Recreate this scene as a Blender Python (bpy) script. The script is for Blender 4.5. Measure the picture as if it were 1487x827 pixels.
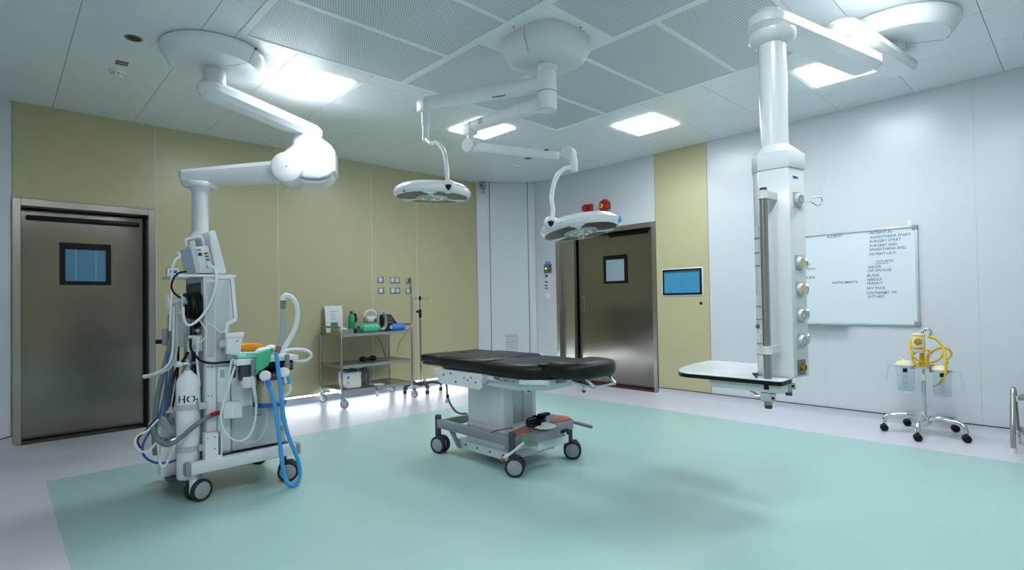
import bpy, bmesh, math, random
from mathutils import Vector, Matrix
random.seed(7)
for o in list(bpy.data.objects): bpy.data.objects.remove(o)
SC = bpy.context.scene
COL = SC.collection
PI = math.pi
# ------------------------------------------------------------------ camera
IW, IH = 1487.0, 827.0
F_PX, YAW, PITCH, ROLL, CX, CY = 792.96, 0.8141, 0.0173, -0.0168, 743.5, 422.96
EYE = Vector((0, 0, 1.18))
FW = Vector((math.cos(YAW)*math.cos(PITCH), math.sin(YAW)*math.cos(PITCH), math.sin(PITCH)))
_r = Vector((math.sin(YAW), -math.cos(YAW), 0)); _u = _r.cross(FW)
RT = _r*math.cos(ROLL) + _u*math.sin(ROLL)
UP = -_r*math.sin(ROLL) + _u*math.cos(ROLL)
cd = bpy.data.cameras.new('camera'); cam = bpy.data.objects.new('camera', cd); COL.objects.link(cam)
cd.sensor_width = 36.0; cd.lens = F_PX/IW*36.0; cd.shift_y = (CY-IH/2)/IW; cd.clip_start = 0.02
cam.matrix_world = Matrix(((RT.x, UP.x, -FW.x, EYE.x), (RT.y, UP.y, -FW.y, EYE.y), (RT.z, UP.z, -FW.z, EYE.z), (0, 0, 0, 1)))
SC.camera = cam
# ------------------------------------------------------------------ world and view
w = bpy.data.worlds.new('world'); SC.world = w; w.use_nodes = True
w.node_tree.nodes['Background'].inputs[0].default_value = (0.6, 0.75, 0.9, 1)
w.node_tree.nodes['Background'].inputs[1].default_value = 0.3
SC.view_settings.view_transform = 'Standard'; SC.view_settings.look = 'None'
SC.view_settings.gamma = 1.0; SC.view_settings.use_curve_mapping = False
SC.view_settings.exposure = 1.2
PANEL_POWER = 10.5       # emission strength of the ceiling panels
LAMP_WATTS = 4.0         # downward light of each ceiling panel
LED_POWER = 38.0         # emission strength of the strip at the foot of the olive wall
# ------------------------------------------------------------------ helpers
def ray(px, py): return FW + RT*((px-CX)/F_PX) - UP*((py-CY)/F_PX)
def atX(px, py, X): d = ray(px, py); return EYE + d*(X/d.x)
def atY(px, py, Y): d = ray(px, py); return EYE + d*(Y/d.y)
def atZ(px, py, Z): d = ray(px, py); return EYE + d*((Z-EYE.z)/d.z)
def atD(px, py, D): return EYE + ray(px, py)*D
def C(h):
    h = h.lstrip('#'); v = [int(h[i:i+2], 16)/255 for i in (0, 2, 4)]
    return tuple(c/12.92 if c <= .04045 else ((c+.055)/1.055)**2.4 for c in v) + (1,)
ORG = {}
def org(o): return ORG.get(o.name, Vector((0, 0, 0)))
class MB:
    def __init__(s): s.v = []; s.f = []
    def add(s, vs, fs, M=None):
        n = len(s.v); s.v += [(M @ Vector(p)) if M else Vector(p) for p in vs]; s.f += [[i+n for i in f] for f in fs]; return s
    def bm(s, b, M=None):
        b.verts.ensure_lookup_table(); b.verts.index_update()
        return s.add([v.co.copy() for v in b.verts], [[v.index for v in f.verts] for f in b.faces], M)
    def box(s, x0, x1, y0, y1, z0, z1, M=None):
        return s.add([(x0,y0,z0),(x1,y0,z0),(x1,y1,z0),(x0,y1,z0),(x0,y0,z1),(x1,y0,z1),(x1,y1,z1),(x0,y1,z1)],
                     [(0,3,2,1),(4,5,6,7),(0,1,5,4),(1,2,6,5),(2,3,7,6),(3,0,4,7)], M)
    def rbox(s, x0, x1, y0, y1, z0, z1, r=.005, seg=2, M=None):
        b = bmesh.new(); bmesh.ops.create_cube(b, size=1)
        for v in b.verts: v.co = Vector(((x0+x1)/2+v.co.x*(x1-x0), (y0+y1)/2+v.co.y*(y1-y0), (z0+z1)/2+v.co.z*(z1-z0)))
        bmesh.ops.bevel(b, geom=b.edges[:], offset=r, segments=seg, profile=.5, affect='EDGES', clamp_overlap=True)
        s.bm(b, M); b.free(); return s
    def prism(s, poly, z0, z1, r=0, seg=2, M=None, top_only=False):
        b = bmesh.new(); n = len(poly)
        a = [b.verts.new((p[0], p[1], z0)) for p in poly]; c = [b.verts.new((p[0], p[1], z1)) for p in poly]
        bot = b.faces.new(a[::-1]); top = b.faces.new(c)
        for i in range(n): b.faces.new((a[i], a[(i+1) % n], c[(i+1) % n], c[i]))
        bmesh.ops.recalc_face_normals(b, faces=b.faces[:])
        if r: 
            ed = list(top.edges) + ([] if top_only else list(bot.edges))
            bmesh.ops.bevel(b, geom=ed, offset=r, segments=seg, profile=.5, affect='EDGES', clamp_overlap=True)
        s.bm(b, M); b.free(); return s
    def cyl(s, p0, p1, r, r1=None, n=16, caps=True):
        p0 = Vector(p0); p1 = Vector(p1); r1 = r if r1 is None else r1; d = (p1-p0).normalized()
        a = d.orthogonal().normalized(); b = d.cross(a); vs = []
        for p, q in ((p0, r), (p1, r1)):
            for i in range(n):
                t = 2*PI*i/n; vs.append(p + a*math.cos(t)*q + b*math.sin(t)*q)
        fs = [(i, (i+1) % n, n+(i+1) % n, n+i) for i in range(n)]
        if caps: fs += [tuple(range(n-1, -1, -1)), tuple(range(n, 2*n))]
        return s.add(vs, fs)
    def tube(s, pts, r, n=8, sub=6, smooth=True, rf=None):
        pts = [Vector(p) for p in pts]
        if smooth and len(pts) > 2:
            q = [pts[0]*2-pts[1]] + pts + [pts[-1]*2-pts[-2]]; o = []
            for i in range(1, len(q)-2):
                for k in range(sub):
                    t = k/sub; p0, p1, p2, p3 = q[i-1], q[i], q[i+1], q[i+2]
                    o.append(.5*((2*p1)+(p2-p0)*t+(2*p0-5*p1+4*p2-p3)*t*t+(3*p1-p0-3*p2+p3)*t**3))
            o.append(pts[-1]); pts = o
        vs = []; m = len(pts); a = None
        for i, p in enumerate(pts):
            d = (pts[min(i+1, m-1)]-pts[max(i-1, 0)])
            d = d.normalized() if d.length > 1e-9 else Vector((0, 0, 1))
            if a is None: a = d.orthogonal().normalized()
            a = (a - d*a.dot(d)); a = a.normalized() if a.length > 1e-6 else d.orthogonal().normalized()
            b = d.cross(a); rr = rf(i) if rf else r
            for k in range(n):
                t = 2*PI*k/n; vs.append(p+a*math.cos(t)*rr+b*math.sin(t)*rr)
        fs = [(i*n+k, i*n+(k+1) % n, (i+1)*n+(k+1) % n, (i+1)*n+k) for i in range(m-1) for k in range(n)]
        fs += [tuple(range(n-1, -1, -1)), tuple((m-1)*n+k for k in range(n))]
        return s.add(vs, fs)
    def lathe(s, prof, c=(0, 0, 0), n=32, M=None, sx=1, sy=1, cap=True):
        vs = []; idx = []
        for r, z in prof:
            if r < 1e-6: idx.append([len(vs)]*n); vs.append((c[0], c[1], c[2]+z))
            else:
                idx.append(list(range(len(vs), len(vs)+n)))
                vs += [(c[0]+r*sx*math.cos(2*PI*i/n), c[1]+r*sy*math.sin(2*PI*i/n), c[2]+z) for i in range(n)]
        fs = []
        for a, b in zip(idx[:-1], idx[1:]):
            for i in range(n):
                q = [a[i], a[(i+1) % n], b[(i+1) % n], b[i]]; q2 = []
                for k in q:
                    if k not in q2: q2.append(k)
                if len(q2) > 2: fs.append(q2)
        for e, rev in ((idx[0], True), (idx[-1], False)):
            if cap and len(set(e)) == n: fs.append(e[::-1] if rev else e)
        return s.add(vs, fs, M)
    def ball(s, c, rx, ry=None, rz=None, n=20, M=None):
        ry = rx if ry is None else ry; rz = rx if rz is None else rz
        pr = [(math.sin(PI*i/12), -math.cos(PI*i/12)) for i in range(13)]
        MM = Matrix.Translation(Vector(c)) @ (M or Matrix.Identity(4)) @ Matrix.Diagonal((rx, ry, rz, 1))
        return s.lathe(pr, n=n, M=MM)
    def xf(s, M): s.v = [M @ v for v in s.v]; return s
    def build(s, name, mat, parent=None, smooth=40, mesh=None):
        me = bpy.data.meshes.new(name); o0 = org(parent) if parent else Vector((0, 0, 0))
        me.from_pydata([tuple(v-o0) for v in s.v], [], s.f)
        b = bmesh.new(); b.from_mesh(me); bmesh.ops.recalc_face_normals(b, faces=b.faces[:]); b.to_mesh(me); b.free()
        me.materials.append(mat)
        if smooth:
            for p in me.polygons: p.use_smooth = True
            me.set_sharp_from_angle(angle=math.radians(smooth))
        o = bpy.data.objects.new(name, me); COL.objects.link(o)
        if parent: o.parent = parent; ORG[o.name] = o0
        return o
def tag(o, label, cat, group=None, kind=None):
    o['label'] = label
    if cat: o['category'] = cat
    if group: o['group'] = group
    if kind: o['kind'] = kind
    return o
def thing(name, label, cat, loc=(0, 0, 0), group=None):
    o = bpy.data.objects.new(name, None); COL.objects.link(o); o.empty_display_size = .05
    o.location = loc; ORG[o.name] = Vector(loc); return tag(o, label, cat, group)
def struct(o, label=None):
    o['kind'] = 'structure'
    if label: o['label'] = label
    return o
def place(mesh_obj, parent, loc, rot=None, name=None):
    c = mesh_obj.copy(); COL.objects.link(c); c.parent = parent; c.location = Vector(loc)-org(parent)
    if rot: c.rotation_euler = rot
    if name: c.name = name
    return c
def copy_tree(root, loc, rotz, label=None, group=None):
    r = root.copy(); COL.objects.link(r); r.location = loc; r.rotation_euler = (0, 0, rotz)
    if label: r['label'] = label
    if group: r['group'] = group
    for ch in list(root.children):
        c = ch.copy(); COL.objects.link(c); c.parent = r
        for g in list(ch.children):
            d = g.copy(); COL.objects.link(d); d.parent = c
    return r
def frame_M(o, x, z):
    """matrix with local x along x, local z along z"""
    z = Vector(z).normalized(); x = Vector(x); x = (x-z*x.dot(z)).normalized(); y = z.cross(x)
    return Matrix(((x.x, y.x, z.x, o[0]), (x.y, y.y, z.y, o[1]), (x.z, y.z, z.z, o[2]), (0, 0, 0, 1)))
def text_mesh(s, size, M, spread=1.0, shear=0.0, bold=0.0):
    cu = bpy.data.curves.new('t', 'FONT'); cu.body = s; cu.size = size; cu.space_character = spread; cu.shear = shear; cu.resolution_u = 2
    cu.offset = bold
    ob = bpy.data.objects.new('t', cu); COL.objects.link(ob)
    bpy.context.view_layer.update()
    dg = bpy.context.evaluated_depsgraph_get(); me = bpy.data.meshes.new_from_object(ob.evaluated_get(dg))
    m = MB().add([v.co.copy() for v in me.vertices], [list(p.vertices) for p in me.polygons], M)
    bpy.data.objects.remove(ob); bpy.data.curves.remove(cu); bpy.data.meshes.remove(me); return m
# ------------------------------------------------------------------ materials
def P(name, col, rough=.5, metal=0., var=.04, vs=12., bump=0., bs=200., coat=0., trans=0., spec=.5, ior=None, aniso=0., alpha=1.):
    if isinstance(col, str): col = C(col)
    m = bpy.data.materials.new(name); m.use_nodes = True; nt = m.node_tree; N = nt.nodes; L = nt.links; b = N['Principled BSDF']
    b.inputs['Roughness'].default_value = rough; b.inputs['Metallic'].default_value = metal
    b.inputs['Coat Weight'].default_value = coat; b.inputs['Coat Roughness'].default_value = .08
    b.inputs['Transmission Weight'].default_value = trans; b.inputs['Specular IOR Level'].default_value = spec
    b.inputs['Alpha'].default_value = alpha
    if ior: b.inputs['IOR'].default_value = ior
    tc = N.new('ShaderNodeTexCoord'); no = N.new('ShaderNodeTexNoise'); no.inputs['Scale'].default_value = vs; no.inputs['Detail'].default_value = 3
    L.new(tc.outputs['Object'], no.inputs['Vector'])
    mx = N.new('ShaderNodeMix'); mx.data_type = 'RGBA'
    mx.inputs['A'].default_value = tuple(c*(1-var) for c in col[:3])+(1,); mx.inputs['B'].default_value = tuple(min(1, c*(1+var)) for c in col[:3])+(1,)
    L.new(no.outputs['Fac'], mx.inputs['Factor']); L.new(mx.outputs['Result'], b.inputs['Base Color'])
    if bump:
        n2 = N.new('ShaderNodeTexNoise'); n2.inputs['Scale'].default_value = bs; L.new(tc.outputs['Object'], n2.inputs['Vector'])
        bp = N.new('ShaderNodeBump'); bp.inputs['Strength'].default_value = bump; bp.inputs['Distance'].default_value = .002
        L.new(n2.outputs['Fac'], bp.inputs['Height']); L.new(bp.outputs['Normal'], b.inputs['Normal'])
    if aniso:
        b.inputs['Anisotropic'].default_value = aniso
        t = N.new('ShaderNodeTangent'); t.direction_type = 'RADIAL'; t.axis = 'Z'; L.new(t.outputs[0], b.inputs['Tangent'])
    return m
def EM(name, col, strength, base=(.8, .8, .8, 1)):
    m = bpy.data.materials.new(name); m.use_nodes = True; b = m.node_tree.nodes['Principled BSDF']
    if isinstance(col, str): col = C(col)
    b.inputs['Base Color'].default_value = base; b.inputs['Emission Color'].default_value = col; b.inputs['Emission Strength'].default_value = strength
    return m
def vinyl(name, a, dark, light, rough):
    m = P(name, a, rough, var=.05, vs=1.3, spec=.5); nt = m.node_tree; N = nt.nodes; L = nt.links; b = N['Principled BSDF']
    src = b.inputs['Base Color'].links[0].from_socket; tc = [n for n in N if n.type == 'TEX_COORD'][0]
    for scale, col, lo, hi in ((70, dark, .10, .04), (95, light, .10, .05)):
        v = N.new('ShaderNodeTexVoronoi'); v.inputs['Scale'].default_value = scale; L.new(tc.outputs['Object'], v.inputs['Vector'])
        mr = N.new('ShaderNodeMapRange'); mr.inputs['From Min'].default_value = lo; mr.inputs['From Max'].default_value = hi
        L.new(v.outputs['Distance'], mr.inputs['Value'])
        wn = N.new('ShaderNodeTexNoise'); wn.inputs['Scale'].default_value = scale*.35; L.new(tc.outputs['Object'], wn.inputs['Vector'])
        m2 = N.new('ShaderNodeMapRange'); m2.inputs['From Min'].default_value = .52; m2.inputs['From Max'].default_value = .62; L.new(wn.outputs['Fac'], m2.inputs['Value'])
        mu = N.new('ShaderNodeMath'); mu.operation = 'MULTIPLY'; L.new(mr.outputs[0], mu.inputs[0]); L.new(m2.outputs[0], mu.inputs[1])
        mx = N.new('ShaderNodeMix'); mx.data_type = 'RGBA'; mx.inputs['B'].default_value = C(col)
        L.new(mu.outputs[0], mx.inputs['Factor']); L.new(src, mx.inputs['A']); src = mx.outputs['Result']
    L.new(src, b.inputs['Base Color']); return m
def perforated(name, face, hole, pitch=.0125, rad=.30):
    m = P(name, face, .35, var=.02); nt = m.node_tree; N = nt.nodes; L = nt.links; b = N['Principled BSDF']
    src = b.inputs['Base Color'].links[0].from_socket; tc = [n for n in N if n.type == 'TEX_COORD'][0]
    sp = N.new('ShaderNodeSeparateXYZ'); L.new(tc.outputs['Object'], sp.inputs[0])
    def math_(op, a, b_=None):
        n = N.new('ShaderNodeMath'); n.operation = op
        for i, q in enumerate((a, b_)):
            if q is None: continue
            if isinstance(q, (int, float)): n.inputs[i].default_value = q
            else: L.new(q, n.inputs[i])
        return n.outputs[0]
    u = math_('MULTIPLY', sp.outputs['X'], 1/pitch); v = math_('MULTIPLY', sp.outputs['Y'], 1/pitch)
    row = math_('FLOOR', v); off = math_('MULTIPLY', math_('PINGPONG', row, 1.0), .5); u2 = math_('ADD', u, off)
    du = math_('SUBTRACT', math_('FRACT', u2), .5); dv = math_('SUBTRACT', math_('FRACT', v), .5)
    d = math_('SQRT', math_('ADD', math_('MULTIPLY', du, du), math_('MULTIPLY', dv, dv)))
    mr = N.new('ShaderNodeMapRange'); mr.inputs['From Min'].default_value = rad+.06; mr.inputs['From Max'].default_value = rad-.06; L.new(d, mr.inputs['Value'])
    mx = N.new('ShaderNodeMix'); mx.data_type = 'RGBA'; mx.inputs['B'].default_value = C(hole)
    L.new(mr.outputs[0], mx.inputs['Factor']); L.new(src, mx.inputs['A']); L.new(mx.outputs['Result'], b.inputs['Base Color'])
    return m
M = {}
M['floor'] = vinyl('floor_vinyl_grey', '#c3c4cd', '#97969f', '#dcdbe1', .32)
M['green'] = vinyl('floor_vinyl_green', '#97bab4', '#69938d', '#bad7d1', .32)
M['wall'] = P('wall_panel_white', '#c8ced5', .28, var=.015, vs=2)
M['olive'] = P('wall_panel_olive', '#b6b28c', .30, var=.02, vs=2)
M['seam'] = P('joint_grey', '#c3c8c6', .5)
M['ceil'] = P('ceiling_tile_white', '#e3e9eb', .22, var=.015, vs=2)
M['void'] = P('dark_void', '#2c3236', .8)
M['base'] = P('skirting_vinyl', '#b3b7c0', .4)
M['dark'] = P('dark_seal', '#22262a', .5)
M['panel'] = EM('ceiling_panel_glow', (.92, .955, 1.0, 1), PANEL_POWER)
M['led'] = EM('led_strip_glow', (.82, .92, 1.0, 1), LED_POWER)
M['steel'] = P('brushed_steel', '#8d8983', .20, 1., var=.05, vs=3, aniso=.6)
M['steel_frame'] = P('steel_frame', '#aaa8a2', .28, 1., var=.05, vs=5)
M['chrome'] = P('chrome', '#d3d6d8', .12, 1., var=.02)
M['tube_steel'] = P('tube_steel', '#a8a8a4', .25, 1., var=.05)
M['white'] = P('white_enamel', '#e0e5e8', .22, var=.01, coat=.2)
M['white2'] = P('white_plastic', '#dce1e4', .4, var=.02)
M['offwhite'] = P('warm_white_plastic', '#cfd4d2', .4, var=.02)
M['perf'] = perforated('perforated_metal', '#cfd8d9', '#738086', pitch=.017, rad=.27)
M['grille_frame'] = P('grille_frame_white', '#e3e9e8', .35)
M['black'] = P('black_plastic', '#0d0e10', .4, spec=.25)
M['rubber'] = P('rubber_black', '#1b1d20', .65)
M['wheelgrey'] = P('wheel_grey', '#9aa0a6', .4)
M['grey'] = P('grey_plastic', '#878c92', .45)
M['lgrey'] = P('light_grey_metal', '#d8dee0', .35, var=.03)
M['silver'] = P('silver_paint', '#b9c0c2', .35, .25, var=.03)
M['dgrey'] = P('dark_grey_plastic', '#3d4246', .5)
M['leather'] = P('black_leatherette', '#111214', .42, spec=.3, var=.1, vs=6, bump=.15, bs=400)
M['glass'] = P('clear_plastic', '#eef5f6', .04, var=.0, trans=1.0, ior=1.06)
M['tubeclear'] = P('clear_tubing', '#e6eef0', .3, var=.0, trans=.12)
M['yellow'] = P('yellow_hose', '#e0b71c', .4)
M['cream'] = P('cream_plastic', '#d8d3ae', .4)
M['blue'] = P('blue_tube', '#3f9fdf', .35, var=.08, vs=60)
M['dblue'] = P('blue_hose', '#1f5fae', .4)
M['red'] = P('red_plastic', '#a3141c', .35)
M['orangered'] = P('red_sticker', '#c25a4c', .5)
M['orange'] = P('orange_cloth', '#e8930f', .6)
M['green_p'] = P('green_plastic', '#1f9a63', .35)
M['green_l'] = P('pale_green_plastic', '#43b48a', .35)
M['teal'] = P('teal_cloth', '#86d6c9', .7)
M['hosegrey'] = P('grey_hose', '#6d7577', .55)
M['paper'] = P('paper', '#dfe6ea', .7)
M['ink'] = P('marker_ink', '#35527e', .6)
M['board'] = P('whiteboard_face', '#cfdbe1', .18, var=.01)
M['inkblack'] = P('stencil_black', '#20242a', .5)
M['screen'] = EM('touchscreen_glow', (.02, .26, .48, 1), .33, base=(.02, .05, .08, 1))
M['winblue'] = P('blind_blue', '#5d96b8', .35, var=.1, vs=2)
M['wingrey'] = P('blind_grey', '#9db4bf', .35, var=.05, vs=2)
M['glassdark'] = P('lamp_glass', '#38362e', .22, var=.02, spec=.25)
M['lens'] = P('lamp_lens', '#b6bcbc', .2, .6)
M['brown'] = P('brown_plate', '#77695a', .5)
M['dark_tray'] = P('dark_tray', '#3b3b3d', .45)
M['peg'] = P('wall_socket_steel', '#8e9290', .35, .8)
M['brass'] = P('brass', '#b08d4a', .3, .9)
M['beige'] = P('soda_lime_beige', '#b7ae93', .6, var=.2, vs=80)
M['bag'] = P('plastic_bag', '#cdd9dd', .25, var=.05, vs=20, trans=.35, bump=.5, bs=30)
M['cable'] = P('grey_cable', '#a3a8aa', .5)
M['hdblue'] = P('packed_blue', '#2f7fce', .3, var=.3, vs=60)
# ------------------------------------------------------------------ room shell
XW, YW, ZC = 6.04, 6.42, 3.0
X0, Y0 = -0.48, -1.26
CA = Vector((5.341, YW)); CB = Vector((XW, 5.854))      # chamfered far corner
LA = Vector((0.096, YW)); LB = Vector((X0, YW-0.576))    # chamfered left corner
fl = struct(MB().box(X0-.2, XW+.4, Y0-.2, YW+.5, -.1, 0).build('floor', M['floor'], smooth=0), 'pale grey speckled vinyl floor around a green field')
MB().box(.244, 5.14, Y0+.5, 4.936, .0002, .0014).build('green_field', M['green'], fl, smooth=0)['label'] = 'sea green speckled vinyl field in the grey floor'
# walls: dark backing slabs, with proud panels as children
def wall_y(name, label, runs):
    m = MB()
    for (a, b, z0, z1) in runs: m.box(a, b, YW+.012, YW+.26, z0, z1)
    return struct(m.build(name, M['seam'], smooth=0), label)
def panel_y(par, x0, x1, z0, z1, mat, g=.003):
    return MB().rbox(x0+g, x1-g, YW, YW+.014, z0, z1, r=.0015, seg=1).build('wall_panel', mat, par, smooth=0)
def panel_x(par, y0, y1, z0, z1, mat, g=.002):
    return MB().rbox(XW, XW+.014, y0+g, y1-g, z0, z1, r=.0015, seg=1).build('wall_panel', mat, par, smooth=0)
wl = wall_y('wall_left', 'olive panelled wall with a steel door', [(LA.x-.4, .12, 0, ZC), (.12, 1.13, 2.13, ZC), (1.13, CA.x+.3, 0, ZC)])
panel_y(wl, LA.x, 1.162, 2.155, ZC, M['olive'])
for a, b in ((1.162, 2.362), (2.362, 3.562), (3.562, 4.254), (4.254, CA.x)): panel_y(wl, a, b, .1, ZC, M['olive'])
for x in (1.162, 2.362, 3.562, 4.254): MB().box(x-.0045, x+.0045, YW-.0006, YW+.012, .1, ZC).build('joint_strip', M['seam'], wl, smooth=0)
m = MB()
for (a, b, z0, z1) in ((Y0-.2, 3.77, 0, ZC), (3.77, 5.40, 2.12, ZC), (5.40, CB.y+.3, 0, ZC)): m.box(XW+.012, XW+.26, a, b, z0, z1)
wr = struct(m.build('wall_right', M['seam'], smooth=0), 'white panelled wall with one olive panel beside a steel door')
panel_x(wr, 5.42, CB.y, .07, ZC, M['wall']); panel_x(wr, 3.745, 5.42, 2.155, ZC, M['wall'])
panel_x(wr, 3.045, 3.745, .07, ZC, M['olive'])
for a, b in ((1.835, 3.045), (.651, 1.835), (-.55, .651), (Y0, -.55)): panel_x(wr, a, b, .07, ZC, M['wall'])
for y in (1.835, .651, -.55): MB().box(XW-.0004, XW+.012, y-.003, y+.003, .07, ZC).build('joint_strip', M['seam'], wr, smooth=0)
def slab_wall(name, A, B, label, th=.2, mat='wall', z0=0):
    A3 = Vector((A.x, A.y, 0)); B3 = Vector((B.x, B.y, 0)); d = (B3-A3); L_ = d.length
    Mx = frame_M(A3, d, (0, 0, 1))
    return struct(MB().box(0, L_, 0, th, z0, ZC, M=Mx).build(name, M[mat], smooth=0), label), Mx, L_
wc, Mc, Lc = slab_wall('wall_corner', CA, CB, 'white chamfered corner wall with an access panel')
wlc, _, _ = slab_wall('wall_left_corner', LB, LA, 'white chamfered corner wall left of the steel door')
slab_wall('wall_camera_left', Vector((X0, Y0)), LB, 'white wall on the near left side')
wbk, _, _ = slab_wall('wall_back', Vector((XW, Y0)), Vector((X0, Y0)), 'white wall with an olive panel behind the viewpoint')
MB().rbox(-.1, 2.5, Y0, Y0+.012, .07, ZC, r=.0015, seg=1).build('wall_panel', M['olive'], wbk, smooth=0)
# chamfer access panel: a proud leaf between two dark joints, and side fillets
MB().rbox(.005, .195, -.008, .0, .09, ZC-.004, r=.002, seg=1, M=Mc).build('wall_panel', M['wall'], wc, smooth=0)
MB().rbox(.205, .782, -.012, .0, .09, ZC-.004, r=.002, seg=1, M=Mc).build('access_panel', M['wall'], wc, smooth=0)['label'] = 'tall white access panel between dark joints'
MB().rbox(.792, Lc-.005, -.008, .0, .09, ZC-.004, r=.002, seg=1, M=Mc).build('wall_panel', M['wall'], wc, smooth=0)
MB().box(.197, .203, -.003, .0, .09, ZC, M=Mc).box(.784, .79, -.003, 0, .09, ZC, M=Mc).build('joint', M['dark'], wc, smooth=0)
# vent grille low on the access panel
ctr = Vector((.52, 0, 0))
vg = thing('vent_grille', 'small white louvred vent grille low on the corner access panel', 'vent', Mc @ Vector((.50, -.012, .40)))
vm = MB().box(.40, .615, -.02, -.012, .40, .415, M=Mc).box(.40, .615, -.02, -.012, .665, .68, M=Mc).box(.40, .415, -.02, -.012, .415, .665, M=Mc).box(.60, .615, -.02, -.012, .415, .665, M=Mc)
vm.build('frame', M['wall'], vg, smooth=0)
MB().box(.415, .60, -.0135, -.0125, .415, .665, M=Mc).build('backing', M['dgrey'], vg, smooth=0)
for k in range(10):
    z = .42+k*.0245
    MB().add([Mc @ Vector(p) for p in ((.415, -.014, z+.016), (.60, -.014, z+.016), (.60, -.022, z), (.415, -.022, z), (.415, -.013, z+.018), (.60, -.013, z+.018), (.60, -.020, z), (.415, -.020, z))],
             [(0, 1, 2, 3), (4, 7, 6, 5), (0, 4, 5, 1), (3, 2, 6, 7), (0, 3, 7, 4), (1, 5, 6, 2)]).build('slat', M['wall'], vg, smooth=0)
# skirtings
def skirt(name, A, B, h, label, dark=True):
    A3 = Vector((A[0], A[1], 0)); B3 = Vector((B[0], B[1], 0)); L_ = (B3-A3).length; Mx = frame_M(A3, B3-A3, (0, 0, 1))
    pr = [(0, 0), (-.04, 0), (-.022, .008), (-.012, .025), (-.010, h), (0, h)]
    vs = [(0, y, z) for y, z in pr]+[(L_, y, z) for y, z in pr]; n = len(pr)
    fs = [(i, (i+1) % n, n+(i+1) % n, n+i) for i in range(n)]+[tuple(range(n-1, -1, -1)), tuple(range(n, 2*n))]
    o = struct(MB().add(vs, fs, Mx).build(name, M['base'], smooth=30), label)
    if dark: MB().box(0, L_, -.012, 0, h, h+.006, M=Mx).build('seal_line', M['dark'], o, smooth=0)
    return o
skirt('baseboard_left', (1.165, YW), (CA.x, CA.y), .088, 'grey vinyl skirting below the olive wall', dark=False)
skirt('baseboard_corner', (CA.x, CA.y), (CB.x, CB.y), .08, 'grey vinyl skirting of the corner wall')
skirt('baseboard_right', (XW, 3.74), (XW, Y0), .065, 'grey vinyl skirting below the white wall')
skirt('baseboard_right_far', (XW, CB.y), (XW, 5.42), .065, 'grey vinyl skirting beside the far steel door')
skirt('baseboard_left_corner', (LB.x, LB.y), (LA.x, LA.y), .085, 'grey vinyl skirting left of the near steel door')
# light strip at the foot of the olive wall
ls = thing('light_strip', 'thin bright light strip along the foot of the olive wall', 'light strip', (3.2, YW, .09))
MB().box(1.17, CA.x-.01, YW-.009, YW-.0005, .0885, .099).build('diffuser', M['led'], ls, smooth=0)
MB().box(1.17, CA.x-.01, YW-.010, YW-.0005, .0995, .1025).build('channel', M['silver'], ls, smooth=0)
# ------------------------------------------------------------------ ceiling
ce = struct(MB().box(X0-.2, XW+.3, Y0-.2, YW+.3, ZC+.022, ZC+.12).build('ceiling', M['void'], smooth=0), 'white metal tile ceiling')
PX0, PX1, PY0, PY1 = 1.175, 4.38, 1.27, 3.885           # laminar air grille
xl = [X0-.02]+[.98+.61*k for k in range(-2, 9)]+[XW+.02]
yl = [Y0-.02]+[.445+.603*k for k in range(-2, 11)]+[YW+.02]
LIGHTS = [(1.895, 4.365), (3.725, 4.365), (4.945, 3.16), (4.945, 1.35), (3.725, .58), (1.895, .58), (.065, 1.35)]
def is_light(x0, x1, y0, y1): return any(x0 < lx < x1 and y0 < ly < y1 for lx, ly in LIGHTS)
tiles = {}
for i in range(len(xl)-1):
    for j in range(len(yl)-1):
        x0, x1, y0, y1 = xl[i], xl[i+1], yl[j], yl[j+1]
        if x1-x0 < .03 or y1-y0 < .03: continue
        rects = [(x0, x1, y0, y1)]
        if x1 > PX0 and x0 < PX1 and y1 > PY0 and y0 < PY1:
            rects = []
            if x0 < PX0: rects.append((x0, PX0, y0, y1))
            if x1 > PX1: rects.append((PX1, x1, y0, y1))
            a, b = max(x0, PX0), min(x1, PX1)
            if y0 < PY0: rects.append((a, b, y0, PY0))
            if y1 > PY1: rects.append((a, b, PY1, y1))
        for (a, b, c, d) in rects:
            if b-a < .02 or d-c < .02: continue
            key = (round(b-a, 3), round(d-c, 3)); g = .0015
            if key not in tiles:
                o = MB().rbox(-(b-a)/2+g, (b-a)/2-g, -(d-c)/2+g, (d-c)/2-g, 0, .018, r=.001, seg=1).build('ceiling_tile', M['ceil'], ce, smooth=0)
                tiles[key] = o; o.location = ((a+b)/2, (c+d)/2, ZC)
            else: place(tiles[key], ce, ((a+b)/2, (c+d)/2, ZC))
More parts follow.
